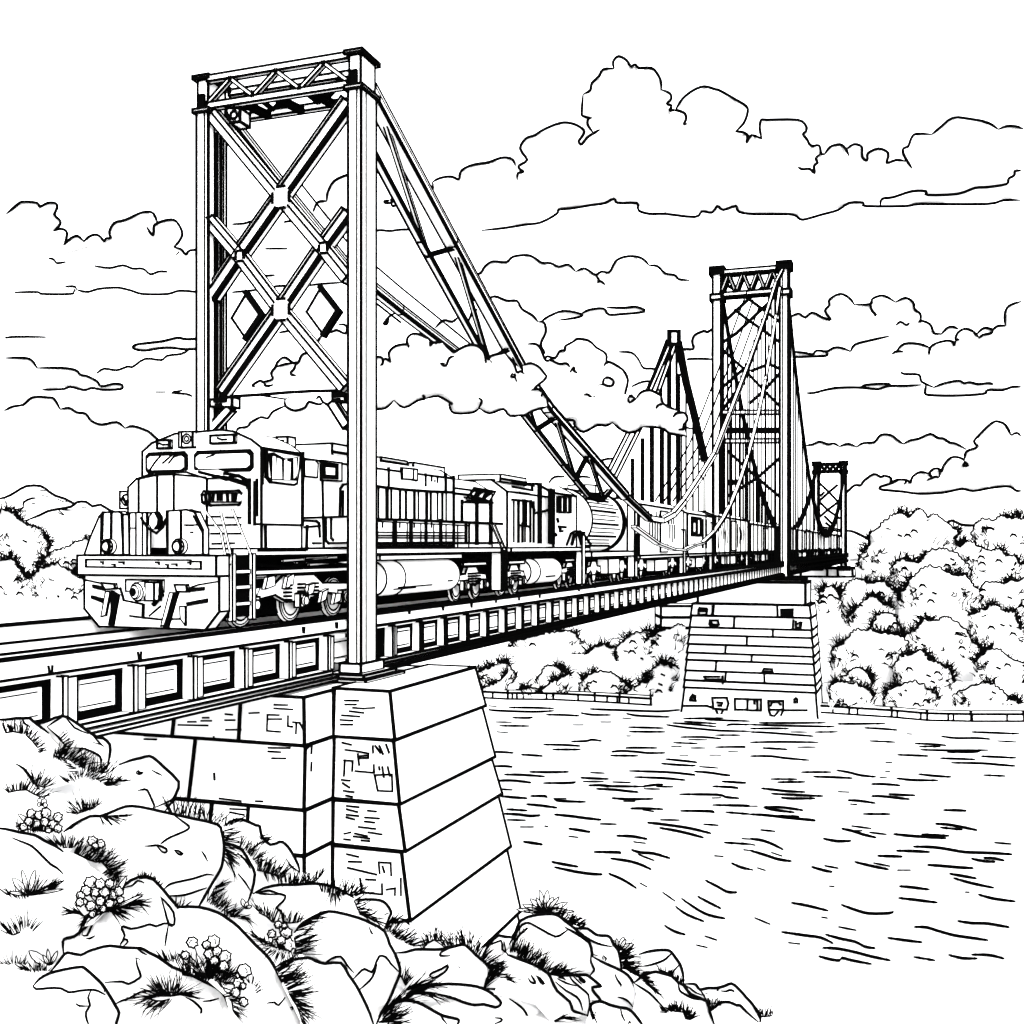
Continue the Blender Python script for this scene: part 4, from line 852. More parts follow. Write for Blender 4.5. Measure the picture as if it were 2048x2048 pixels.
def make_tank_car(s0, s1, label):
    root = thing('tank_car', label, 'tank wagon', (LW, s0, RAIL)); tf = lambda u, v, w: (LW + u, s0 + v, RAIL + w); L = s1 - s0; ik = 4
    b = MB(tf, ik); b.cyl((0, .6, 2.75), (0, L - 2.2, 2.75), 1.32, 32, 5); b.cyl((0, L - 2.2, 2.75), (0, L - 1.2, 2.75), 1.32, 32, 6, WH, 1.0)
    for k in range(16):
        t = -.95 + k * .14; b.line([(1.325 * math.cos(t), .8, 2.75 + 1.325 * math.sin(t)), (1.325 * math.cos(t), L - 2.6 - (k * 7 % 5) * .25, 2.75 + 1.325 * math.sin(t))], 3 if k % 3 else 5.5)
    for v in (L - 2.2, L - 1.75): b.ring((0, v, 2.75), (0, 1, 0), 1.34, 7, 32)
    b.build('tank', root)
    b = MB(tf, ik); b.cyl((0, L * .45, 4.0), (0, L * .45, 4.35), .6, 16, 4.5); b.build('dome', root)
    b = MB(tf, ik); b.box(-1.45, 1.45, 0, L, 1.2, 1.42, 4.5); b.box(-1.1, .9, .1, L - .1, .3, 1.2, 0, INK); b.build('underframe_and_shade', root)  # lower box is black to paint the shadow beneath the wagon
    b = MB(tf, ik); b.box(.9, 1.4, L * .36, L * .6, .45, 1.1); b.build('equipment_box', root)
    bogie(root, .3, 2.6, 2, tf, 4, False); bogie(root, L - 2.7, L - .4, 2, tf, 4, False)
    b = MB(tf, ik); b.box(1.2, 1.55, L - .75, L - .3, .2, 3.6, 4.5); b.line([(1.56, L - .5, 1.), (1.56, L - .5, 2.2)], 7); b.build('end_ladder', root)
make_tank_car(43.9, 51.8, 'white tank wagon with ribbed round tank, third vehicle of the train')
CARS = [(52.6, 63.6, 4.0, 'plain white boxcar with short upright dashes on its side, directly behind the tank wagon', 'dash'),
        (65.0, 73.6, 3.9, 'white boxcar with dark open end half hidden by the drooping bridge chain', 'dark'),
        (75.0, 91.0, 4.0, 'white boxcar with wavy vertical streaks just before the second tower', 'wave'),
        (92.5, 111.5, 3.8, 'plain white boxcar beside the foot of the second tower', 'plain'),
        (113.0, 131.5, 3.9, 'white boxcar just past the second tower', 'plain'),
        (133.0, 153.0, 3.9, 'white boxcar midway between the second and last towers', 'plain'),
        (154.5, 175.0, 3.9, 'white boxcar second before the last tower', 'plain'),
        (176.5, 198.0, 3.9, 'white boxcar just before the last tower', 'plain'),
        (199.5, 222.0, 3.9, 'white boxcar standing under the last tower at the train end', 'plain')]
def make_boxcar(s0, s1, h, label, kind):
    root = thing('boxcar', label, 'boxcar', (LW, s0, RAIL), 'boxcars in the train'); tf = lambda u, v, w: (LW + u, s0 + v, RAIL + w); L = s1 - s0; ik = 4 if s0 < 100 else 3.2
    b = MB(tf, ik); U1 = 1.4; cs = [(-U1, 1.2), (-U1, h - .3), (-.7, h), (.7, h), (U1, h - .3), (U1, 1.2)]
    b.prism([(u, 0, w) for u, w in cs], [(u, L, w) for u, w in cs], 5 if s0 < 100 else 4)
    if kind == 'dash':
        for k in range(11): v = 2.0 + k * .62; b.line([(U1 + .02, v, 3.4 - .12 * (k % 3)), (U1 + .02, v, 2.9)], 3.5); b.line([(U1 + .02, v + .2, 2.8), (U1 + .02, v + .2, 2.1 - .2 * (k % 2))], 4)
    if kind == 'wave':
        for k in range(14): v = 1 + k * 1.0; b.line([(U1 + .02, v, 3.5 - .2 * (k % 4)), (U1 + .02, v + .3, 2.6), (U1 + .02, v + .1 * (k % 3), 1.6 + .3 * (k % 3))], 3)
    if kind == 'plain':
        for k in range(1, 4): b.line([(U1 + .02, L * k / 4, 1.3), (U1 + .02, L * k / 4, h - .3)], 3)
    b.build('body', root)
    if kind == 'dark':
        b = MB(tf, ik)
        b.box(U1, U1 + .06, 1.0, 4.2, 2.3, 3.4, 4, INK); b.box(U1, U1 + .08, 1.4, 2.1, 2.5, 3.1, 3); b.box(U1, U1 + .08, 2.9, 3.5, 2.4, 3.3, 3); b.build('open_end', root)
        for v in (4.8, 6): b = MB(tf, ik); b.line([(U1 + .05, v, 1.6), (U1 + .05, v, 3.3)], 6); b.build('grab_rail', root)
    else:
        b = MB(tf, ik); b.box(U1 + .01, U1 + .07, L * .42, L * .58, 1.35, h - .5, 3.5); b.build('sliding_door', root)
    b = MB(tf, ik); b.box(-1.45, 1.45, 0, L, 1.05, 1.19, 4); b.box(-1.1, .9, .1, L - .1, .2, 1.05, 0, INK); b.build('underframe_and_shade', root)  # shadow under the car is painted in by the black lower box
    b = MB(tf, ik)
    b.box(.9, 1.35, L * .34, L * .62, .35, .95, 3.5); b.build('equipment_box', root)
    for v in (.4, L - 2.9): bogie(root, v, v + 2.4, 2, tf, 3.6, False)
    if s0 < 120:
        b = MB(tf, ik); b.box(1.3, 1.55, L - .6, L - .15, .1, 3.2 if s0 > 60 else 2.6, 4); b.build('end_ladder', root)
for c in CARS: make_boxcar(*c)
INKK = 1.22
# ------------------------------------------------------------------ clouds and smoke
def cloud(name, label, cat, D, body, strokes, fb=None, group=None, px=4.6):
    b = MB(); poly = Q(body); ys = [p[1] for p in poly]; xs = [p[0] for p in poly]
    ext = min(max(ys) - min(ys), max(xs) - min(xs)) / FL * D
    pf = Puff(poly, D, fb or ext * .35, (fb or ext * .35) * 1.5, rough=.02); pf.add(b)
    for st in QS(strokes):
        pts = resample(smooth(st, 3), 12); r = .68 * px * D / FL; N = len(pts); ddm = pf.D - pf.fb * pf.h(np.array(pts)) * 1.06 - r * 1.5
        # a stroke keeps to the outermost skin it crosses
        rs = [r * (.5 + .5 * min(1, min(i, N - 1 - i) / 2)) for i in range(N)]
        b.tube([P(x, y, min(d, D - r * 2)) for (x, y), d in zip(pts, ddm)], rs, INK, 5)
    return tag(b.build(name, None, (CLOUDM, INKM)), label, cat, group)
def wisp(label, D, strokes, h=9):
    """a thin streak of cloud: a flattened body under its inked upper edge"""
    sts = QS(strokes); b = MB()
    for st in sts:
        pts = resample(smooth(st, 3), 12); N = len(pts)
        top = [(x, y + 1.) for x, y in pts]; bot = [(x, y + h * math.sin(math.pi * (i + .5) / N) + 1.8) for i, (x, y) in enumerate(pts)]
        n = len(b.v)
        for (x, y), (x2, y2) in zip(top, bot):
            t = (y2 - y) / FL * D * 1.5; b.v += [P(x, y, D), P((x + x2) / 2, (y + y2) / 2, D - t), P(x2, y2, D), P((x + x2) / 2, (y + y2) / 2, D + t)]
        for i in range(N - 1):
            for k in range(4): b.f.append((n + 4 * i + k, n + 4 * i + (k + 1) % 4, n + 4 * i + 4 + (k + 1) % 4, n + 4 * i + 4 + k)); b.m.append(WH)
        r = .68 * 4.6 * D / FL
        b.tube([P(x, y, D - r) for x, y in pts], [r * (.55 + .45 * min(1, min(i, N - 1 - i) / 2)) for i in range(N)], INK, 5)
    return tag(b.build('cloud_streak', None, (CLOUDM, INKM)), label, 'cloud', 'thin cloud streaks')
cloud('cloud', 'billowing cumulus cloud in the sky left of the nearest tower', 'cloud', 1150, 'p -60,260 60,200 130,130 190,100 300,112 440,110 455,145 440,205 475,255 450,330 530,350 520,430 620,375 680,412 770,368 840,420 885,385 885,335 925,268 1010,245 1190,180 1250,215 1270,265 1400,245 1460,350 1400,458 1500,515 1640,490 1640,540 1400,560 500,520 -60,500',
      'p 50,195 130,125 185,95 300,105 318,135 380,105 445,105 460,140 440,200 485,250 475,290 432,328|432,328 500,312 540,350 515,440|515,440 570,390 625,370 675,412|675,412 720,375 770,360 810,380 840,420|840,420 855,390 890,385 880,335 920,265 1010,240 1120,190 1190,175 1240,195 1270,265|1180,295 1215,350 1235,360 1240,290 1270,265 1330,245 1400,240 1440,280 1468,350 1440,415 1400,460|1400,460 1460,480 1495,518 1530,485 1640,483|1420,520 1440,500')
wisp('tiny curled cloud streak under the left cumulus', 1000, 'p 390,548 430,560 460,590 530,578')
wisp('wavy cloud streak just left of the nearest tower, under the cumulus', 1000, 'p 760,610 880,630 990,608 1070,635 1150,635 1210,680 1280,658 1350,658')
wisp('long flat cloud streak with an upturned hooked end, left edge of the sky', 990, 'p 115,823 300,823 345,838 570,838 600,815 605,780 525,775')
wisp('long rolling cloud streak meeting the nearest tower at mid height', 990, 'p 622,803 705,822 790,798 900,788 970,790 1060,812 1150,838 1350,838 1450,812 1640,826')
wisp('short straight cloud streak near the left edge above the hills', 980, 'p 40,1190 130,1183 370,1183', 5)
cloud('cloud', 'flat lens shaped cloud touching the left leg of the nearest tower', 'cloud', 960, 'p 1660,1187 1500,1200 1430,1187 1310,1215 1170,1232 1090,1245 1068,1268 1100,1285 1170,1292 1300,1272 1400,1272 1500,1283 1660,1280', 'p 1650,1187 1500,1200 1430,1187 1310,1215 1170,1232 1090,1245 1068,1268 1100,1285 1170,1292 1300,1272 1400,1272 1500,1283 1650,1278')
wisp('rising bumpy cloud streak below the lens shaped cloud', 950, 'p 775,1478 840,1440 940,1452 1030,1422 1070,1425 1170,1360 1300,1370 1350,1335 1460,1320 1520,1288')
cloud('cloud', 'low sloping cloud bank with a rounded tip at the left edge', 'cloud', 930, 'p -60,1352 200,1355 255,1380 300,1436 500,1436 610,1455 650,1492 780,1542 818,1582 915,1564 980,1570 980,1598 830,1606 745,1592 675,1608 570,1582 340,1606 -60,1606',
      'p 40,1352 200,1352 260,1375 300,1432|300,1432 500,1432 610,1450 650,1488 700,1498 780,1538 818,1580 915,1560 975,1565 988,1582 970,1604 830,1610 745,1595 675,1612 570,1585 520,1602 420,1608 340,1610')
cloud('cloud', 'big low cloud behind the locomotive cab and above the left hills', 'cloud', 900, 'p -60,1790 100,1748 185,1732 260,1672 380,1672 430,1685 485,1770 560,1760 620,1795 690,1805 740,1865 820,1892 940,1872 1010,1922 1070,1905 1190,1945 1260,2010 1260,2300 -60,2300',
      'p 35,1775 100,1742 185,1728 260,1668 380,1668 435,1680 485,1765|485,1765 560,1755 620,1790 690,1800 740,1860 820,1888 940,1868 1010,1918|1010,1918 1070,1900 1190,1940 1250,1990 1290,2020')
wisp('short cloud dash left of the tower just above the cab roof', 920, 'p 1248,1625 1335,1625', 3)
wisp('small forked cloud streak beside the left tower leg above the cab roof', 920, 'p 1470,1612 1380,1632 1500,1643 1550,1662', 3)
wisp('short wavy cloud streak framed between the tower legs near the upper brace', 1000, 'g 430,1465 520,1462 580,1445 625,1455', 4)
wisp('short cloud streak right of the tower cross bracing centre', 1000, 'g 820,1450 860,1445 915,1440', 4)
wisp('straight cloud dash below the crossing of the upper tower braces', 1000, 'g 680,1650 850,1650', 3)
wisp('tiny cloud dash above the diamond panels', 1000, 'h 660,190 700,195 755,188', 3)
wisp('long thin cloud streak crossing behind the tower diamonds', 990, 'h 430,318 550,310 640,298|h 710,280 800,272 890,270|h 1000,268 1100,258 1250,245', 4)
wisp('small cloud streak between the two tower diamonds', 980, 'h 785,622 840,615 890,600', 3)
wisp('flat cloud streak right of the nearest tower leg under the chain', 1000, 'g 1500,1515 1560,1512 1620,1518 1700,1508 1790,1505', 4)
wisp('cloud wisp peeking out between the near tower leg and the chain', 1040, 'g 1490,1062 1565,1075', 4)
cloud('cloud', 'rounded cloud seen through the nearest tower between its braces', 'cloud', 1030, 'g 1030,1380 1075,1305 1145,1295 1155,1230 1205,1145 1310,1095 1420,1070 1500,1070 1500,1300 1300,1420 1100,1430', 'g 1040,1370 1070,1310 1095,1293 1145,1290|1145,1290 1150,1230 1200,1140 1310,1090 1420,1068|g 1660,1255 1630,1280 1640,1300 1590,1305 1580,1290 1620,1285|1630,1300 1645,1330 1680,1315')
cloud('cloud', 'small curled cloud framed low inside the nearest tower above the cab', 'cloud', 860, 'h 590,1020 640,990 730,975 728,930 770,860 830,815 890,850 930,840 960,795 1030,768 1075,700 1110,645 1220,610 1320,640 1400,700 1400,1000 600,1040',
      'h 600,1035 585,1020 640,985 670,995 735,975 725,930 760,880 775,845 830,810 890,850 920,840|890,855 920,855 935,840 960,790 1030,765 1070,740 1075,690 1110,640|1175,625 1220,602 1285,630 1290,570 1230,560|670,995 690,1028 740,1015|760,885 830,862 890,858|915,855 895,900 875,920 880,940 915,945')
cloud('smoke_plume', 'low bank of white smoke behind the locomotive roof, seen through the nearest tower', 'smoke', 120, 'h 470,1372 550,1332 640,1262 700,1272 740,1222 830,1178 900,1212 1000,1150 1080,1168 1170,1170 1320,1240 1400,1300 1400,1480 470,1400',
      'h 465,1370 480,1345 550,1330 570,1300 650,1260 700,1270 740,1220 830,1175|830,1130 835,1175 900,1210 980,1190 1010,1145 1080,1165 1115,1155|860,1110 830,1125|1065,1130 1090,1105 1120,1150 1180,1172 1230,1170', 3.)
# the towering cumulus on the right
cloud('cloud', 'huge towering cumulus filling the upper right sky', 'cloud', 1300, 'q 45,975 85,920 200,885 260,850 360,805 575,765 640,690 690,640 900,545 1040,580 1060,495 1055,350 1110,280 1180,195 1250,190 1280,112 1350,165 1490,185 1545,270 1555,325 1615,385 1645,450 1700,385 1830,305 r 100,385 165,430 130,570 180,610 255,610 265,515 490,513 545,560 560,640 640,720 750,668 900,690 1005,695 1070,730 1170,720 1250,605 1345,605 1480,500 1700,530 1980,570 1980,1000 1200,1045 900,1040 500,1120 100,1085 q 1580,1110 1300,1050 900,1090 700,1180 400,1215 45,1100',
      """q 40,975 80,965 80,915|80,915 130,890 200,880 250,898 260,850 300,820 360,800 440,788 520,760 575,760 600,775 615,808|625,900 630,860 665,848 640,830 640,808 690,772 645,700 680,635 740,612 800,575 900,535 970,535 1030,560 1058,595 1022,650 1040,672 1075,630 1120,600 1158,578|1115,597 1080,545 1085,505 1105,502|1105,502 1048,490 1043,450 1050,350|1050,350 1095,325 1105,280 1150,235 1180,190 1250,185|1250,185 1243,140 1278,105 1330,130 1358,170 1385,158 1410,180 1490,180 1530,220 1552,270 1553,320|1553,320 1610,345 1615,385 1590,408 1620,425 1608,453 1650,452 1700,470 1715,500 1700,540 1720,540
|q 1645,450 1690,380 1760,325 1830,300 1900,318 r 0,323 100,380 165,420 175,460 150,530 100,582|r 100,582 150,588 178,610 170,648 200,605 265,628|265,628 252,560 260,510 300,508 490,508 545,545 548,580 528,598 555,635 580,672 630,672 642,720 665,725|665,725 700,680 750,663 775,668 800,695 820,735|800,695 850,663 900,680 905,745 935,765 940,720 1005,690 1070,720 1060,780 1120,762 1180,770|1220,815 1190,770 1165,720 1165,690 1195,675 1215,625 1245,598 1345,600|1345,600 1400,555 1480,495 1590,503 1700,525 1768,568|1768,568 1820,548 1880,550 1925,565
|r 640,725 610,750 620,780 598,800 600,845 570,820 525,822 495,808
|q 395,1227 540,1212 680,1190 780,1175 880,1120 895,1092 970,1085 1090,1065 1190,1050 1248,1022 1275,1050 1395,1050 1408,1098 1480,1120 1580,1120 1770,1140 1815,1105 1880,1112 1915,1070 r 20,1080 100,1055 120,1092 220,1106 400,1106 470,1112 510,1138 545,1138 650,1108 750,1080 820,1035 910,1035 925,1055 1180,1055 1280,1042 1690,1042 1800,1018 1910,1018
|r 1020,1050 1030,1010 1100,1000 1220,962 1310,962 1320,985 1510,978 1620,940 1700,935 1820,915 1835,880 1870,860 1875,832 1912,832""", 60.)
cloud('cloud', 'long bumpy cloud right of the chain, above the slim pylon', 'cloud', 1050, 'q 350,1515 420,1462 470,1432 555,1435 690,1392 785,1440 895,1465 955,1455 1003,1497 1050,1480 1130,1518 1220,1500 1260,1432 1390,1400 1475,1458 1578,1508 1735,1550 1700,1600 400,1600',
      'q 345,1515 390,1500 420,1455 470,1425 555,1430 600,1395 690,1385 740,1405 785,1435 840,1437 895,1460 955,1447 1003,1492|1003,1492 1050,1472 1085,1485 1130,1512 1170,1492 1220,1495 1260,1425 1320,1397 1390,1395 1440,1415 1475,1452|1475,1452 1530,1458 1578,1503 1640,1515 1668,1540 1738,1547|1130,1512 1155,1550 1140,1560 1165,1555 1190,1575')
cloud('cloud', 'flat pointed cloud just right of the chain at mid height', 'cloud', 980, 'q 785,1812 925,1750 1035,1768 1090,1742 1180,1735 1250,1722 1390,1722 1448,1745 1300,1762 1215,1766 1020,1790', 'q 780,1812 830,1780 925,1745 1035,1765 1020,1785 890,1805|1035,1765 1090,1738 1180,1730 1215,1768 1300,1765 1450,1748 1390,1718 1310,1725 1200,1722')
cloud('cloud', 'tall cloud head behind the chain, left of the flat pointed cloud', 'cloud', 960, 's 385,515 430,475 515,455 580,478 605,425 640,400 690,355 740,335 850,362 895,410 950,445 985,485 1020,490 1028,540 1000,610 1030,700 700,760 400,700',
      's 685,355 730,330 800,355 860,357 890,405 950,440 985,480|985,480 1020,485 1030,540 1000,610 1022,660 1005,655|575,480 600,420 630,405|380,515 430,470 480,478 515,450|s 150,425 110,450 80,490 100,490 110,455')
cloud('cloud', 'rounded cloud between the smoke and the slim pylon, marked with a small ring', 'cloud', 700, 's 1040,700 1110,655 1145,622 1215,582 1280,592 1380,668 1400,718 1480,762 1510,820 1495,900 1540,960 1300,1080 1060,1050',
      's 920,610 970,610 1000,640 1028,705 1050,700|1028,705 1035,680 1085,690 1110,650 1140,645 1145,620 1190,595 1215,577 1280,588 1325,630 1380,665 1385,715|1370,735 1400,712 1480,760 1510,820 1495,905 1540,905|1050,700 1065,705 1110,725 1150,722 1170,742|1170,775 1195,745 1195,765 1215,780|1250,908 1275,905 1300,925 1320,915|1370,810 1395,805 1425,825 1420,850 1395,855 1365,840 1370,810|1335,850 1365,845')
wisp('stepped cloud streak just left of the slim pylon', 900, 's 1455,655 1530,660 1570,700 1600,750 1660,755 1672,790', 4)
wisp('short rising cloud streak under the stepped streak by the slim pylon', 900, 's 1530,858 1600,830 1665,828', 4)
wisp('little cloud bump above the tank wagon left of the chain foot', 900, 's 1045,1425 1080,1388 1140,1385', 4)
wisp('little cloud bump framed in the chain foot', 900, 's 1195,1400 1240,1385 1290,1390', 4)
wisp('small cloud hump right of the chain foot', 900, 's 1310,1340 1360,1290 1430,1278', 4)
cloud('smoke_plume', 'long white smoke plume trailing from the locomotive across the near chain', 'smoke', 28.2, 's -40,690 70,690 95,700 115,715 112,660 150,625 215,612 218,590 265,550 320,568 360,615 425,604 480,655 575,620 630,625 668,660 680,720 730,668 800,668 860,740 900,775 897,738 940,725 985,742 1028,808 970,860 1035,920 1040,975 970,995 905,1025 820,1028 780,990 700,1012 640,985 600,1008 500,1012 470,985 400,918 320,930 280,940 200,980 140,942 90,985 -40,990',
      """s -40,690 20,685 70,688 75,720 60,735|75,700 95,695 122,715|122,715 110,660 150,620 215,610 228,628|228,628 215,590 230,560 265,547 310,560 350,585 352,615 375,600 425,600|425,600 470,640 490,655 520,640 575,615 630,620 670,660 680,720|680,720 680,695 730,670 790,662|690,690 715,718|790,662 840,720 860,775 880,768 905,785|895,735 940,722 985,740 1020,780 1030,810 970,860 965,875|835,780 825,800 850,800 845,785 860,830|940,880 990,875 1035,920 1040,975
|1000,915 1015,900 1030,925|1040,975 970,995 905,1022|905,1022 820,1030 780,990 700,1015 640,985|640,985 600,1010 500,1015 470,990 465,955|465,955 480,958 400,915 320,930|320,930 310,910 320,930 280,940 200,982 140,940|140,940 90,985 20,990 -40,990|495,680 465,690 445,735 415,722 440,725|635,925 655,945 635,988""", .5, 'smoke from the train', 4.4)
cloud('smoke_plume', 'far end of the smoke drifting in front of the slim pylon', 'smoke', 90, 's 1040,975 1200,930 1495,905 1560,920 1590,895 1640,883 1700,912 1725,965 1810,1000 1845,1018 1858,1050 1840,1100 1850,1148 1760,1132 1700,1100 1590,1097 1520,1126 1470,1108 1420,1074 1330,1087 1250,1122 1200,1088 1110,1056',
      """s 1100,1055 1190,1055 1200,1090 1250,1125 1330,1085 1380,1088 1420,1070|1420,1070 1470,1110 1520,1128 1570,1115 1590,1095|1590,1095 1700,1100 1760,1135 1860,1150|1560,925 1590,890 1640,880 1700,910 1720,960 1810,1002|1675,985 1690,965 1720,960|1775,1035 1800,1010 1845,1015 1860,1050 1835,1090 1890,1105|1805,1112 1840,1105 1850,1085
|1510,925 1520,950 1550,930 1525,915 1510,925""", 2.5, 'smoke from the train')
cloud('cloud', 'puffy cumulus right of the second tower', 'cloud', 1050, 't 240,480 340,455 440,448 520,485 560,355 635,318 735,390 850,390 940,330 1025,372 1095,345 1150,375 1205,505 1298,590 1430,545 1470,570 1400,620 900,590 500,600 240,560',
      't 270,478 340,448 390,475 440,440 520,480 568,490 528,430 558,390 560,350 635,310 700,340 735,385|735,385 850,382 862,345 940,322 1025,368|1025,368 1095,338 1150,370 1160,415 1200,450 1205,500|1190,508 1210,500 1270,525 1298,585 1350,592|1350,592 1390,550 1430,540 1470,560|862,350 850,385 858,425 890,460 875,455')
cloud('cloud', 'rising scalloped cloud at the right edge, below the towering cumulus', 'cloud', 1020, 't 1010,735 1085,667 1190,667 1270,692 1300,672 1440,650 1455,612 1525,560 1590,585 1650,555 1745,540 1800,535 1800,455 1840,390 1990,350 1990,760 1300,780',
      't 1000,735 1030,715 1080,718|1030,715 1085,662 1190,662 1270,690|1262,740 1270,690 1310,660 1390,640 1435,650 1438,670 1452,635 1475,632|1450,635 1450,610 1475,575 1525,555 1580,580 1617,622|1600,590 1650,548 1705,560 1700,585 1640,600 1617,622|1705,570 1745,535 1800,535|1800,535 1797,450 1830,390 1915,362')
wisp('tiny tilde shaped cloud inside the puffy cumulus beside the second tower', 900, 't 1030,530 1060,508 1100,530 1125,512', 3)
cloud('cloud', 'flat cloud with a rising tail beside the second tower leg', 'cloud', 990, 't 260,718 440,738 540,718 590,695 640,695 710,718 740,670 850,640 985,608 985,640 700,740 530,746 260,755', 't 290,715 380,725 440,735 470,710 540,715 590,690 640,690 710,715|710,715 740,665 850,635 985,605|300,750 340,755 430,752 530,748 545,732 530,715')
cloud('cloud', 'very long flat cloud streak with a small lump, right of the second tower', 'cloud', 960, 't 400,1010 560,982 640,974 820,952 975,945 1090,962 1210,954 1200,975 900,990 600,990', 't 395,1008 450,1008 560,980 640,970 780,970 900,982 970,960 1090,958 1210,950|780,970 820,950 975,943 975,958')
cloud('cloud', 'boat shaped flat cloud near the right edge at mid height', 'cloud', 940, 't 1240,955 1295,970 1370,944 1470,926 1550,936 1690,942 1990,955 1990,975 1675,985 1645,1010 1430,1024 1255,1018 1240,1000', 't 1060,860 1090,875 1190,880 1210,930 1295,968|1295,968 1370,940 1470,922 1510,940 1550,932 1610,945 1690,938 1715,950|1240,952 1235,1000 1255,1022 1430,1028 1645,1015 1675,988 1780,988 1850,965 1910,965')
cloud('cloud', 'low wide cloud bank above the last tower', 'cloud', 900, 't 380,1380 490,1358 630,1388 690,1372 750,1392 875,1360 920,1310 990,1310 1080,1372 1270,1302 1450,1370 1530,1410 1300,1480 400,1460', 't 395,1378 440,1372 490,1352 550,1370 590,1365 630,1385|630,1385 690,1367 750,1388|750,1388 800,1362 875,1355 920,1305 990,1305 1040,1340 1080,1368|1080,1368 1130,1342 1190,1330 1270,1297 1325,1325 1365,1330 1410,1358 1450,1365 1525,1405')
cloud('cloud', 'low cumulus with a flat base just above the right bank bushes', 'cloud', 860, 't 700,1700 780,1662 870,1585 990,1615 1030,1628 1130,1645 1200,1570 1335,1550 1415,1470 1515,1510 1530,1425 1600,1385 1610,1315 1710,1220 1810,1250 1840,1305 1990,1320 1990,1700 1835,1668 1690,1680 1350,1710 1195,1718 925,1690 700,1720',
      """t 660,1725 690,1700 735,1660 780,1658 800,1630 870,1580 920,1600 950,1592 995,1610 985,1650|1040,1628 985,1650 920,1670 925,1690 1000,1698 1080,1705 1195,1720 1350,1713 1420,1700 1500,1685 1575,1700 1690,1680 1770,1670 1835,1670 1880,1698 1915,1698|985,1650 1030,1622 1100,1622 1130,1640|1090,1650 1110,1625 1130,1640 1145,1600 1200,1565 1270,1580|1245,1625 1300,1600 1335,1605|1270,1580 1280,1600 1265,1578 1290,1545 1335,1545 1335,1600|1335,1560 1350,1560 1365,1520 1415,1465 1480,1465 1515,1490
|1515,1490 1505,1520 1535,1520 1515,1490|1512,1480 1520,1430 1545,1410 1600,1388 1580,1350 1610,1310 1710,1215 1770,1215 1810,1245 1840,1305|1840,1305 1880,1290 1910,1312""")
cloud('cloud', 'cloud lump between the slim pylon and the second tower', 'cloud', 930, 'l 235,760 325,745 322,690 345,640 410,613 430,622 500,590 560,600 560,800 260,800', 'l 230,762 255,748 325,745 318,690 340,640 410,610 430,620 480,588|275,830 300,823 400,822 480,826')

# ------------------------------------------------------------------ trees and bushes of the far bank
RB = random.Random(11)
def scallop(pts, amp=4., seg=17, rnd=RB):
    """bumpy leaf edge along a coarse arc"""
    pts = resample(smooth(pts, 3), seg); out = [pts[0]]
    for p, q in zip(pts, pts[1:]):
        dx, dy = q[0] - p[0], q[1] - p[1]; L = math.hypot(dx, dy) or 1; a = amp * rnd.uniform(-.7, 1.5) * min(1, L / 12)
        out += [((p[0] * 2 + q[0]) / 3 + dy / L * a, (p[1] * 2 + q[1]) / 3 - dx / L * a), ((p[0] + q[0] * 2) / 3 + dy / L * a, (p[1] + q[1] * 2) / 3 - dx / L * a), q]
    return out
def blade(b, x0, y0, ang, L, D, w, bend=0.):
    """one leaf blade, seen as a dark tapering stroke; ANG in degrees, 90 = up"""
    pts = []; rs = []
    for k in range(4):
        t = k / 3; a = math.radians(ang + bend * t); pts.append(P(x0 + math.cos(a) * L * t, y0 - math.sin(a) * L * t, D - .01 * t)); rs.append(w / 2 * D / FL * (1 - .72 * t))
    b.tube(pts, rs, INK, 3)
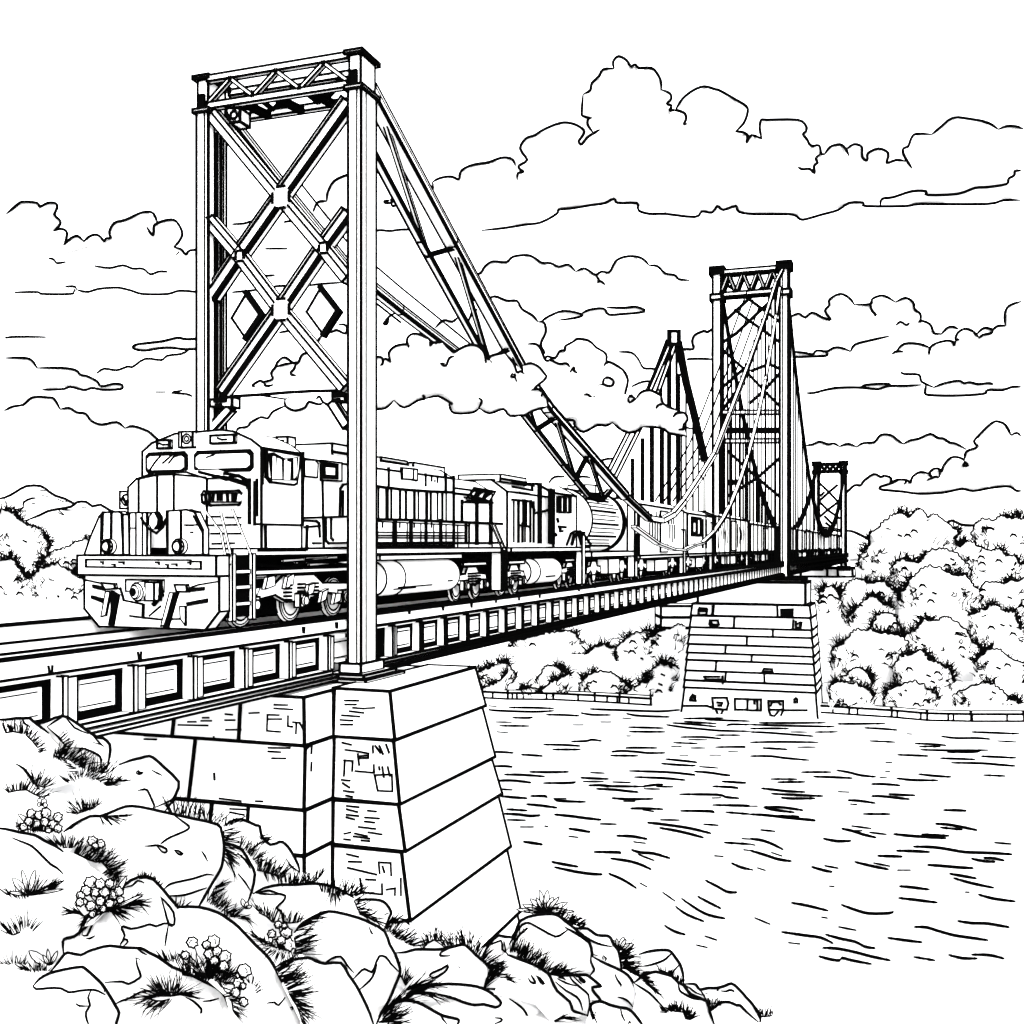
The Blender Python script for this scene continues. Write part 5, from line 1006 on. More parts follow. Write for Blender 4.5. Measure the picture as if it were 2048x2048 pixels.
def bush(label, arc, D, drop=70, spikes=1., marks=4, fb=None, name='bush', cat='bush', ends=1.0, group='bushes and trees on the far bank'):
    arc = Q(arc); edge = scallop(arc); x0, x1 = arc[0][0], arc[-1][0]; yb = max(p[1] for p in arc) + drop
    root = thing(name, label, cat, P((x0 + x1) / 2, yb, D + 1), group)
    b = MB(); body = edge + [(x1, yb), ((x0 + x1) / 2, yb + 12), (x0, yb)]
    ext = min(x1 - x0, yb - min(p[1] for p in arc)) / FL * D; fb = fb or min(1.6, ext * .16)
    try: pf = Puff(body, D, fb, ext * .4, rough=.06, cap=40)
    except Exception: pf = Puff(arc + [(x1, yb), (x0, yb)], D, fb, ext * .4, cap=40)
    pf.add(b); pf.stroke(b, edge, 3.3, True, 1); cl = [(RB.choice((RB.uniform(0, .3), RB.uniform(.7, 1), RB.uniform(.2, .8))), RB.uniform(.05, .13)) for _ in range(RB.choice((3, 4, 5)))]; ne = len(edge); ei = -1
    xs = [p[0] for p in arc]; cx = (min(xs) + max(xs)) / 2; W_ = max(xs) - min(xs); ytop = min(p[1] for p in arc)
    # leaf sprays standing off the edge, thick near the lower ends
    for (xa, ya), (xb, yb2) in zip(edge, edge[1:]):
        ei += 1; near = max(math.exp(-((ei / ne - c0) / w0) ** 2) for c0, w0 in cl)
        t = abs((xa + xb) / 2 - cx) / (W_ / 2 + 1e-6); low = min(1, (ya - ytop) / 60)
        if RB.random() < (.04 + .2 * low * ends + 1.1 * near) * spikes:
            dx, dy = xb - xa, yb2 - ya; nrm = math.degrees(math.atan2(dx, dy)) if False else math.degrees(math.atan2(dx, dy))
            out = math.degrees(math.atan2(dx, -(-dy))) 
            base = math.degrees(math.atan2(dx, dy)); base = math.degrees(math.atan2(abs(dx) + 3, (dy if True else 0)))
            for k in range(RB.choice((3, 4, 5, 6)) if near > .35 else RB.choice((1, 1, 2))):
                blade(b, xa + RB.uniform(0, dx), ya + RB.uniform(0, dy), base + RB.uniform(-55, 55) , RB.uniform(7, 14 + 14 * near), pf.D - .15, RB.uniform(2.3, 3.9), RB.uniform(-40, 40))
            if RB.random() < .35 * low:
                x, y = xa, ya
                r = RB.uniform(2.5, 4.5); b.tube([P(x + r * math.cos(a), y - r * math.sin(a), pf.D - .2) for a in (0, 1.2, 2.4, 3.6, 4.8)], 1.3 * D / FL, INK, 4, True)
    # hatching of leaves inside the two flanks
    for sgn in (-1, 1):
        for _ in range(int(W_ / 6)):
            t = RB.random(); x = cx + sgn * W_ * (.5 - .22 * t * t - .03); y = ytop + RB.uniform(.35, 1.) * (yb - drop - ytop) + RB.uniform(4, 26)
            if pf.has(x, y): blade(b, x, y, RB.uniform(40, 75) if sgn > 0 else RB.uniform(105, 140), RB.uniform(7, 18), pf.depth(x, y) - .2, RB.uniform(2.4, 3.6), RB.uniform(-30, 30))
    for _ in range(int(W_ / 16)):
        sgn = RB.choice((-1, 1)); x = cx + sgn * W_ * RB.uniform(.2, .47); y = ytop + RB.uniform(.3, 1.05) * (yb - drop - ytop) + RB.uniform(2, 22)
        if pf.has(x, y) and pf.has(x + 8, y):
            d = pf.depth(x, y) - .2; q = [(x + RB.uniform(-7, 7), y + RB.uniform(-6, 6)) for _ in range(5)]
            b.tube([P(qx, qy, d) for qx, qy in smooth(q, 2)], 1.25 * D / FL, INK, 4)
    # dark leaf marks scattered on the crown
    for _ in range(marks):
        x = cx + RB.uniform(-.33, .33) * W_; y = ytop + RB.uniform(18, 70)
        if not pf.has(x, y + 4): continue
        d = pf.depth(x, y) - .12
        k = RB.random()
        if k < .5: b.tube([P(x - 7, y + 3, d), P(x - 2, y - 3, d), P(x + 4, y - 2, d), P(x + 9, y + 4, d)], [1.2 * D / FL, 2.8 * D / FL, 2.2 * D / FL, 1. * D / FL], INK, 4)
        elif k < .8:
            for j in range(3): blade(b, x, y, RB.uniform(-30, 210), RB.uniform(5, 11), d, 4)
        else: b.tube([P(x - 4, y - 2, d), P(x + 5, y + 2, d)], 2. * D / FL, INK, 4)
    b.build('crown', root, (LEAFM, INKM))
    b = MB(); p = P(cx, yb - 4, D + .6); q = P(cx, ytop + 30, D + .6); r = ext * .06
    b.tube([q, p.lerp(q, .5), p, p - UP * .8], [r * .4, r * .7, r, r * 1.3], WH, 7); b.build('trunk', root, (LEAFM, INKM))
    return root
BUSH = [  # label, top edge, distance, how far the crown reaches below its edge
 ('broad round tree crown, topmost on the right bank beside the last tower', 'o 320,640 370,520 440,440 450,320 520,270 600,190 690,140 760,125 820,165 870,110 930,85 980,130 1010,170 1070,140 1190,215 1300,310 1250,370 1300,440', 150, 90),
 ('bushy tree at the right edge, behind the other right bank crowns', 'o 1440,390 1450,250 1550,185 1640,195 1720,150 1810,180 1860,165 1900,190 2050,230', 152, 60),
 ('low spreading bush under the tree at the right edge', 'o 1310,460 1340,430 1400,400 1500,450 1620,490 1700,470 1750,525 1850,550 1900,620 2050,680', 144, 60),
 ('wide bush directly in front of the topmost right bank tree', 'o 630,680 730,590 930,590 1000,500 1100,475 1200,480 1300,530 1370,610 1440,740', 140, 60),
 ('large smooth bush in the middle of the right bank', 'o 720,960 800,830 850,740 960,660 1090,650 1230,720 1380,740 1440,830 1490,860', 132, 110),
 ('rounded bush by the right edge, level with the large smooth bush', 'o 1320,1040 1350,960 1480,890 1550,800 1660,790 1740,810 1820,770 2050,800', 134, 60),
 ('pale bush right below the last tower pier', 'o 180,1110 150,960 180,880 240,800 330,765 440,800 560,790 680,870 760,940', 136, 60),
 ('small dark edged bush just right of the far pier cap', 'o -60,1000 -20,880 60,830 130,880 160,960', 134, 70),
 ('bush left of centre in the right bank, sloping up to the right', 'o 210,1150 280,1080 370,990 460,930 560,990 680,1060', 128, 60),
 ('narrow bush wedged between two larger ones on the right bank', 'o 440,1260 540,1110 620,1090 700,1130 770,1310', 124, 60),
 ('wide bush with dark right flank below the large smooth bush', 'o 740,1320 880,1270 950,1170 1090,1160 1150,1130 1230,1150 1350,1240 1450,1380 1560,1470', 122, 70),
 ('dense bush at the right edge, third from the top', 'o 1380,1110 1500,1080 1620,1020 1690,1030 1750,1080 1850,1100 1890,1230 2050,1300', 126, 70),
 ('round bush beside the far pier, halfway down its side', 'o 60,1600 90,1440 170,1390 230,1330 310,1260 430,1255 560,1290 740,1320 830,1430', 118, 70),
 ('tall oval bush in the lower middle of the right bank', 'o 670,1620 720,1530 850,1490 940,1450 1000,1530 1100,1580 1210,1640 1250,1760', 115, 70),
 ('low bush near the right edge with fern like leaves', 'o 1440,1580 1560,1460 1660,1435 1740,1480 1850,1550 2050,1600', 117, 80),
 ('little domed bush at the foot of the far pier', 'o 170,1720 270,1640 350,1620 430,1680 470,1770', 112, 60),
 ('small domed bush on the shore near the right edge', 'o 1240,1900 1400,1810 1560,1770 1700,1830 1810,1920 1900,1960', 112.5, 25),
 ('ragged shoreline bush below the tall oval bush', 'o 560,1930 640,1830 760,1780 900,1760 1010,1830 1120,1920', 112.2, 30),
 ('low bush hugging the shore right beside the far pier', 'o 40,1830 120,1760 240,1770 380,1800 500,1900', 111.5, 30),
 ('shore bush peeping between the pier and its neighbour abutment', 'm -60,900 60,800 180,760 260,720 340,740', 133, 60),
 ('small shore bush left of the far pier at the waterline', 'm -40,1260 60,1180 180,1100 290,1150', 128, 60),
 ('bush at the far left of the middle bank beside the near pier', 'n 225,980 330,910 420,880 520,850 590,890 640,980', 130, 60),
 ('wide pale bush under the girder in the middle bank', 'n 560,700 640,640 800,590 960,565 1100,540 1200,560 1260,640 1340,710', 148, 90),
 ('small dome bush in the front row of the middle bank', 'n 820,1020 870,960 930,880 1010,880 1090,930 1150,980', 126, 50),
 ('bush in the middle bank climbing toward the girder', 'n 1100,960 1180,860 1280,800 1340,740 1460,680 1600,720', 142, 80),
 ('large bush of the middle bank left of the abutment', 'n 1590,980 1640,880 1600,750 1650,650 1780,570 1900,540 2000,600', 138, 110),
 ('low dome bush centred on the middle bank shore', 'n 1240,1060 1300,1000 1380,945 1470,930 1570,950 1650,1000 1750,1090', 124, 50),
 ('ragged shoreline bush left of the dome on the middle bank', 'n 680,1110 760,1090 880,1100 960,1050 1060,1000 1150,950', 122, 30),
 ('sparse bush right on the shore beside the far pier left face', 'n 1640,1180 1720,1120 1830,1060 1960,1000', 122, 40),
 ('low bush behind the rocks at the near pier corner', 'n 300,1090 420,1060 500,1000 560,930', 124, 50),
 ('bush on the left bank behind the train front', 'a -80,900 40,835 110,870 180,925 240,945 310,968 335,1020 370,1090 360,1150', 62, 260),
 ('bush against the locomotive nose on the left bank', 'a 270,1290 330,1200 400,1145 490,1120 560,1075 620,1060 760,1040', 58, 200),
 ('small rounded bush low at the left edge behind the track', 'a -80,1230 40,1205 90,1200 130,1240 180,1330 230,1340', 52, 140),
 ('front bush on the left bank just above the rails', 'a 230,1350 330,1270 450,1245 540,1305 600,1340 700,1420', 50, 120),
]
BUSH.append(('plump bush filling the bank right against the far pier left side', 'n 1830,1150 1880,1020 1950,920 2050,860 2150,900', 123.5, 60))
for lab, arc, D, dr in BUSH:
    bush(lab, arc, D, dr, (1.6 if D < 70 else 1.1) if D < 143 else .6, 5, name='bush' if 'tree' not in lab.split(',')[0] else 'tree', cat='bush' if 'tree' not in lab.split(',')[0] else 'tree')
# ------------------------------------------------------------------ boulders of the near bank
ROCKS = []
def RD(yb): return 8 + (2048 - yb) * .011
def rock(label, rim, close, strokes='', yb=None, fb=None, dz=0.):
    """a boulder: RIM is its drawn outline, CLOSE the part hidden by its neighbours"""
    rim = Q(rim); cl = Q(close); body = smooth(rim, 2) + cl; ys = [p[1] for p in body]; xs = [p[0] for p in body]
    yb = yb or min(2060, max(p[1] for p in rim)); D = RD(yb) + dz
    ext = min(max(xs) - min(xs), max(ys) - min(ys)) / FL * D
    fb = fb or min(.28, ext * .22)
    try: pf = Puff(body, D, fb, max(.4, ext * .6), rough=.05, cap=55, seed=len(ROCKS))
    except Exception: pf = Puff(rim + cl, D, fb, max(.4, ext * .6), rough=.05, cap=55)
    b = MB(); pf.add(b); pf.stroke(b, rim, 5.4, True, 2)
    for st in QS(strokes): pf.stroke(b, st, 4.4, False, 2, lift=1.6)
    ROCKS.append(pf)
    return tag(b.build('boulder', None, (ROCKM, INKM)), label, 'boulder', 'boulders of the rocky bank')
rock('weathered rock slab at the left edge just under the girder', 'e -80,600 40,600 120,590 180,590 220,588 250,610 370,705', 'e 440,860 560,960 600,1060 400,1120 -80,1120', 'e 175,600 185,630 230,655', 1560)
rock('pointed rock touching the underside of the girder', 'e 290,640 360,612 470,570 560,612 670,690 740,735 780,740 830,790 828,880 805,980', 'e 740,1020 520,905 440,800 350,700', 'e 355,655 420,610 480,575|355,655 450,740 470,760|490,572 560,660 670,708|560,815 640,820 740,865 762,900 760,965|700,720 745,770 785,805|700,770 760,790', 1540)
rock('faceted boulder in front of the near pier left side', 'e 895,945 980,910 1060,890 1130,875 1180,905 1240,960 1350,1070 1330,1160 1300,1220 1240,1300', 'e 1000,1350 700,1320 560,1180 760,1020', 'e 1040,1137 1075,1128 1110,1130 1140,1190 1165,1250 1150,1272|1165,1265 1280,1215 1310,1190 1345,1100|1025,1000 1045,985 1050,1000 1080,1000 1050,1012 1025,1003|1140,978 1190,1005 1228,1022', 1650)
rock('broad bare bank ledge at the left edge below the upper slabs', 'e 120,935 180,970 240,1050 300,1130', 'e 560,1180 700,1330 480,1480 260,1470 150,1450 -80,1420 -80,940', '', 1670, dz=.1)
rock('largest smooth boulder with a jagged crack, below the near pier', 'e 480,1450 550,1395 680,1330 760,1328 860,1290 950,1255 1060,1258 1250,1300 1450,1345 1640,1390 1675,1450 1692,1560 1680,1680 1660,1740 1600,1840 1490,2030', 'e 1300,2050 900,2020 800,1880 640,1650 520,1600', 'e 1310,1320 1380,1370 1425,1405 1415,1430 1350,1460 1280,1490 1235,1520 1210,1540|1085,1555 1140,1553 1190,1548 1255,1575 1255,1600 1225,1598 1185,1555|1315,1585 1345,1590 1380,1615 1350,1618 1315,1585|1520,1590 1545,1625 1568,1672|1240,1880 1270,1850 1320,1830 1460,1800 1560,1768 1610,1775|1270,1930 1320,1930 1400,1922 1500,1890 1560,1870|500,1440 560,1400 610,1360 560,1400 530,1430', 1880)
rock('rounded ledge at the left edge with a long curving crease', 'e -80,1415 40,1425 150,1450 260,1470 330,1510 420,1555 480,1600', 'e 700,1720 860,1830 900,1950 700,2150 -80,2300', 'e 85,1490 160,1520 240,1555 310,1620 380,1690 430,1720 480,1768', 1930)
rock('block shaped boulder with a chipped right face, lower left', 'i 480,1400 475,1310 500,1285 560,1270 640,1205 720,1120 830,1050 930,890 1040,825 1130,825 1200,885 1280,980 1390,1120 1370,1240 1350,1350', 'i 1280,1460 1000,1520 600,1520', 'i 930,905 1000,885 1040,850 1090,868|1210,970 1250,1010 1310,1090 1315,1180 1275,1180 1245,1080 1215,975|1310,1182 1240,1172 1180,1195 1130,1180 1080,1195 990,1215 930,1195 918,1215 940,1265 905,1330|1270,1185 1255,1270 1245,1345|740,1112 700,1170 655,1265 620,1258|650,1285 680,1285 715,1265|905,1340 940,1290 965,1310 930,1345', 1905)
rock('low wide boulder beneath the flowering plant, bottom left', 'i 365,1555 430,1480 490,1402 530,1395 610,1410 660,1385 740,1358 830,1340 940,1355 1060,1358 1120,1390 1200,1430 1300,1500 1400,1540 1560,1620 1640,1660 1700,1725 1735,1830 1760,1960', 'i 1740,2080 800,2100 600,1900', 'i 1025,1430 1035,1490 1060,1560 1050,1585 970,1630 920,1612 790,1618|870,1780 920,1755 980,1735 1060,1690 1180,1680|1400,1730 1460,1760 1520,1820 1515,1860 1540,1898 1500,1945|1530,1760 1590,1755 1650,1738|1020,1430 1060,1445|1030,1360 1070,1390 1110,1412', 1990)
rock('front boulder with an overhanging top slab at the bottom left edge', 'i 255,1640 300,1590 370,1550 480,1520 600,1500 640,1510 720,1580 770,1630 830,1720 870,1790 900,1850 880,1920 870,2060', 'i 860,2110 100,2110 130,1850 240,1690', 'i 250,1640 270,1668 370,1660 460,1662 520,1692 600,1680 690,1672 740,1682 795,1712|690,1675 665,1730 680,1790 650,1840 655,1900 680,1960|570,1775 600,1795 670,1795|760,1610 790,1650 785,1690', 2060)
rock('long sloping boulder in the bottom centre left', 'i 1340,1065 1360,1050 1500,1050 1640,1090 1720,1140 1800,1200 1932,1340 j 50,1385 100,1440 150,1520 200,1620 250,1700 300,1790 350,1930 360,2060', 'i 1780,2110 1760,1960 1700,1720 1560,1600 1420,1500 1350,1400', 'j 80,1775 140,1768 170,1790 220,1730|590,1893 655,1893|260,1810 285,1800 270,1825', 2030)
rock('boulder tucked between the largest boulder and the pier foot', 'i 1690,440 1740,405 1820,385 1932,430 j 30,440 45,515 110,578 180,555 220,570 265,625 320,730 330,790', 'j 320,880 0,960 i 1860,1040 1720,800', 'j 232,690 270,745 330,785', 1760)
rock('low split stone beside the largest boulder', 'i 1700,560 1760,580 1830,620 1890,720 1925,800 1900,930 1870,1010', 'i 1700,1060 1600,1000 1650,760', 'i 1790,640 1850,690 1890,760|1795,795 1850,860 1890,925|1900,930 1932,980', 1815)
rock('pale ledge with a notched edge below the near pier', 'j -20,950 60,905 180,880 300,880 450,870 600,900 740,980', 'j 900,1100 760,1200 400,1200 200,1200 0,1100', 'j 0,945 60,930 110,925 160,945 222,962 205,1005 155,1055 190,1080 200,1110|10,945 60,950 180,955', 1850)
rock('round topped boulder draped in grass, centre of the bank', 'j 290,1245 330,1190 400,1140 510,1088 600,1085 760,1125 870,1170 970,1230 1010,1330 1050,1400 1080,1480 1088,1545 1050,1640 1000,1760 890,1935', 'j 850,1960 700,1700 560,1520 390,1440 280,1350', 'j 390,1430 450,1448 520,1475 640,1470 690,1520|520,1472 570,1440 640,1422 690,1490 740,1545|735,1592 780,1545 820,1515 875,1540 900,1490 930,1420 980,1428 1020,1480 1080,1540|870,1538 910,1485 880,1575 830,1630 780,1672|855,1200 870,1240 888,1258', 2010)
rock('steep narrow boulder in the bottom centre', 'j 150,1502 200,1470 260,1450 390,1430 450,1455 520,1475 640,1470 700,1560 760,1645 820,1760 860,1850 895,1960', 'j 900,2110 380,2110 330,1900 200,1640', '', 2052)
rock('rounded stone leaning on the pier foot', 'j 740,995 830,990 930,995 985,1025 1020,1085 1010,1120 965,1225', 'j 940,1270 760,1160 700,1080', 'j 968,1108 1000,1092', 1835)
rock('flat topped boulder under the pier corner with a slim oval hollow', 'j 1055,1395 1130,1388 1200,1368 1300,1368 1420,1365 1550,1330 1600,1350 1660,1410 1770,1510 1740,1600 1720,1665', 'j 1640,1680 1300,1680 1150,1720 1060,1600', 'j 1320,1575 1345,1582 1400,1555 1440,1520 1450,1485 1400,1515 1330,1545 1312,1565 1320,1575|1455,1365 1400,1390 1388,1412 1410,1418 1470,1416|1525,1498 1545,1505', 1960)
rock('long tongue shaped stone at the bottom centre right', 'j 1110,1760 1150,1700 1200,1675 1300,1645 1450,1628 1620,1640 1710,1662 1780,1700 1840,1755 1845,1785 1805,1805 1720,1782 1650,1788 1560,1765 1500,1740 1360,1702', 'j 1200,1800 1120,1790', '', 2016)
rock('dark haired low boulder at the very bottom centre', 'j 900,1960 940,1860 1000,1800 1110,1755 1220,1770 1300,1810 1390,1860 1450,1880 1520,1895 1530,1920 1500,1960', 'j 1480,2110 880,2110', 'j 1390,1860 1410,1895 1445,1935|1800,1885 1850,1890 1850,1910 1800,1930', 2056)
rock('small rock with a chiselled top behind the grassy round rock right of the pier', 'j 1710,1410 1760,1330 1830,1262 1930,1275 k 80,800', 'k 60,1000 j 1800,1480', 'j 1740,1350 1850,1300 1860,1370 1900,1400|1870,1300 1890,1400', 1940)
rock('rounded rock crowned by the fan leafed plant', 'k -30,1050 30,930 80,800 130,765 180,740 300,715 440,708 520,730 600,795 700,870 780,960 860,1030 890,1150 880,1230 915,1320 870,1390', 'k 600,1420 400,1400 150,1260 -30,1200', 'k 15,1000 60,900 110,830 180,808 240,835 330,885 480,962 560,930 620,885|580,848 640,885 720,930 790,980 860,1040', 1945)
rock('slanting rock falling to the water behind the fan leafed plant', 'k 690,860 760,870 840,870 930,935 1000,948 1060,950 1100,980 1130,1050 1180,1110 1200,1200 1210,1325', 'k 1050,1300 890,1190 860,1030', 'k 700,860 800,955 900,1015 1000,1052 1110,1072|900,1160 950,1170|1010,1170 1045,1200 1035,1230|1000,1190 1015,1215', 1925)
rock('big broken boulder with a short vertical crack, lower right', 'k 890,1180 1000,1240 1100,1285 1200,1330 1290,1390 1350,1480 1385,1570 1375,1690 1330,1795', 'k 1200,1780 1000,1720 960,1650 880,1530 900,1400 880,1240', 'k 1140,1370 1170,1440 1212,1500 1205,1520|1170,1632 1230,1645 1290,1680 1340,1740|880,1190 880,1250 912,1320 905,1345 870,1385', 1990)
rock('wedge of layered rock split by slanting cracks', 'k 400,1372 520,1390 700,1385 820,1385 870,1412 980,1500 975,1515 890,1525 920,1590 980,1660 930,1690 870,1715 850,1830', 'k 700,1800 560,1660 460,1520', 'k 480,1460 600,1560 720,1630 765,1700 785,1780|500,1425 600,1475 715,1510|510,1415 570,1420 600,1450|630,1390 680,1460 775,1540 850,1610 860,1720|710,1410 730,1400 780,1430 815,1460 790,1470 740,1430|680,1400 775,1495', 2020)
rock('smooth boulder with two short nicks in the lower middle', 'k -60,1160 0,1180 150,1235 280,1290 400,1370 440,1440 500,1560 640,1680 670,1770 720,1800 850,1840', 'k 700,1900 460,1940 260,1720 0,1640 -200,1600', 'k 180,1420 210,1465 260,1480 240,1430 205,1380|260,1392 310,1420 360,1490 320,1470 275,1400', 2026)
rock('dark edged boulder cut off by the bottom edge, centre right', 'j 1720,1665 1850,1670 k 0,1560 80,1600 260,1670 340,1750 400,1810 460,1950', 'k 480,2080 -900,2080 -900,1740 -638,1600', 'k -30,1650 60,1710 130,1770 170,1840 180,1915', 2058, dz=.62)
rock('boulder at the bottom edge below the big broken one', 'k 840,1850 870,1720 980,1680 1080,1718 1200,1750 1270,1760 1330,1792 1390,1860 1440,1930 1490,2020', 'k 1480,2080 900,2080 820,1930', 'k 1205,1760 1225,1840 1260,1905|880,1740 890,1800 950,1930|1290,1930 1310,1900 1315,1930', 2057)
rock('angular rock with two flat faces against the water, lower right', 'w 430,1160 520,1130 640,1110 740,1108 790,1130 840,1195 890,1270 920,1370 930,1480', 'w 860,1500 700,1420 480,1390 420,1280', 'w 480,1288 560,1275 700,1228 760,1180 800,1145|800,1390 825,1335 885,1272', 1970)
rock('long smooth rock sliding toward the bottom edge, lower right', 'w 370,1475 430,1430 490,1362 560,1360 620,1350 700,1370 800,1400 870,1470 930,1500 1010,1600 1180,1675 1220,1800 1255,1880 1300,2000', 'w 1300,2080 420,2080 360,1800 400,1600', 'w 380,1480 450,1525 550,1590 640,1680 730,1775|870,1480 880,1540 910,1580 1000,1630 1080,1655 1175,1665|925,1490 1000,1535 1060,1580 1135,1612|970,1580 1000,1610', 2050)
rock('low flat rock meeting the water at the right end of the bank', 'w 930,1487 1040,1485 1075,1505 1110,1548 1200,1530 1300,1530 1390,1505 1460,1480 1530,1530 1620,1630 1700,1720 1780,1870 1770,1915', 'w 1560,1800 1300,1830 1180,1690 1000,1600', 'w 1110,1550 1150,1610 1190,1690|1300,1535 1305,1560 1330,1535|1340,1562 1400,1568 1440,1552 1480,1562 1492,1585|1170,1590 1210,1585', 2034)
rock('last smooth rock at the bottom edge, right end of the bank', 'w 1235,1785 1280,1740 1340,1692 1440,1688 1520,1722 1560,1725 1620,1790 1760,1912', 'w 1900,2080 1320,2080', 'w 1555,1715 1600,1770', 2057)

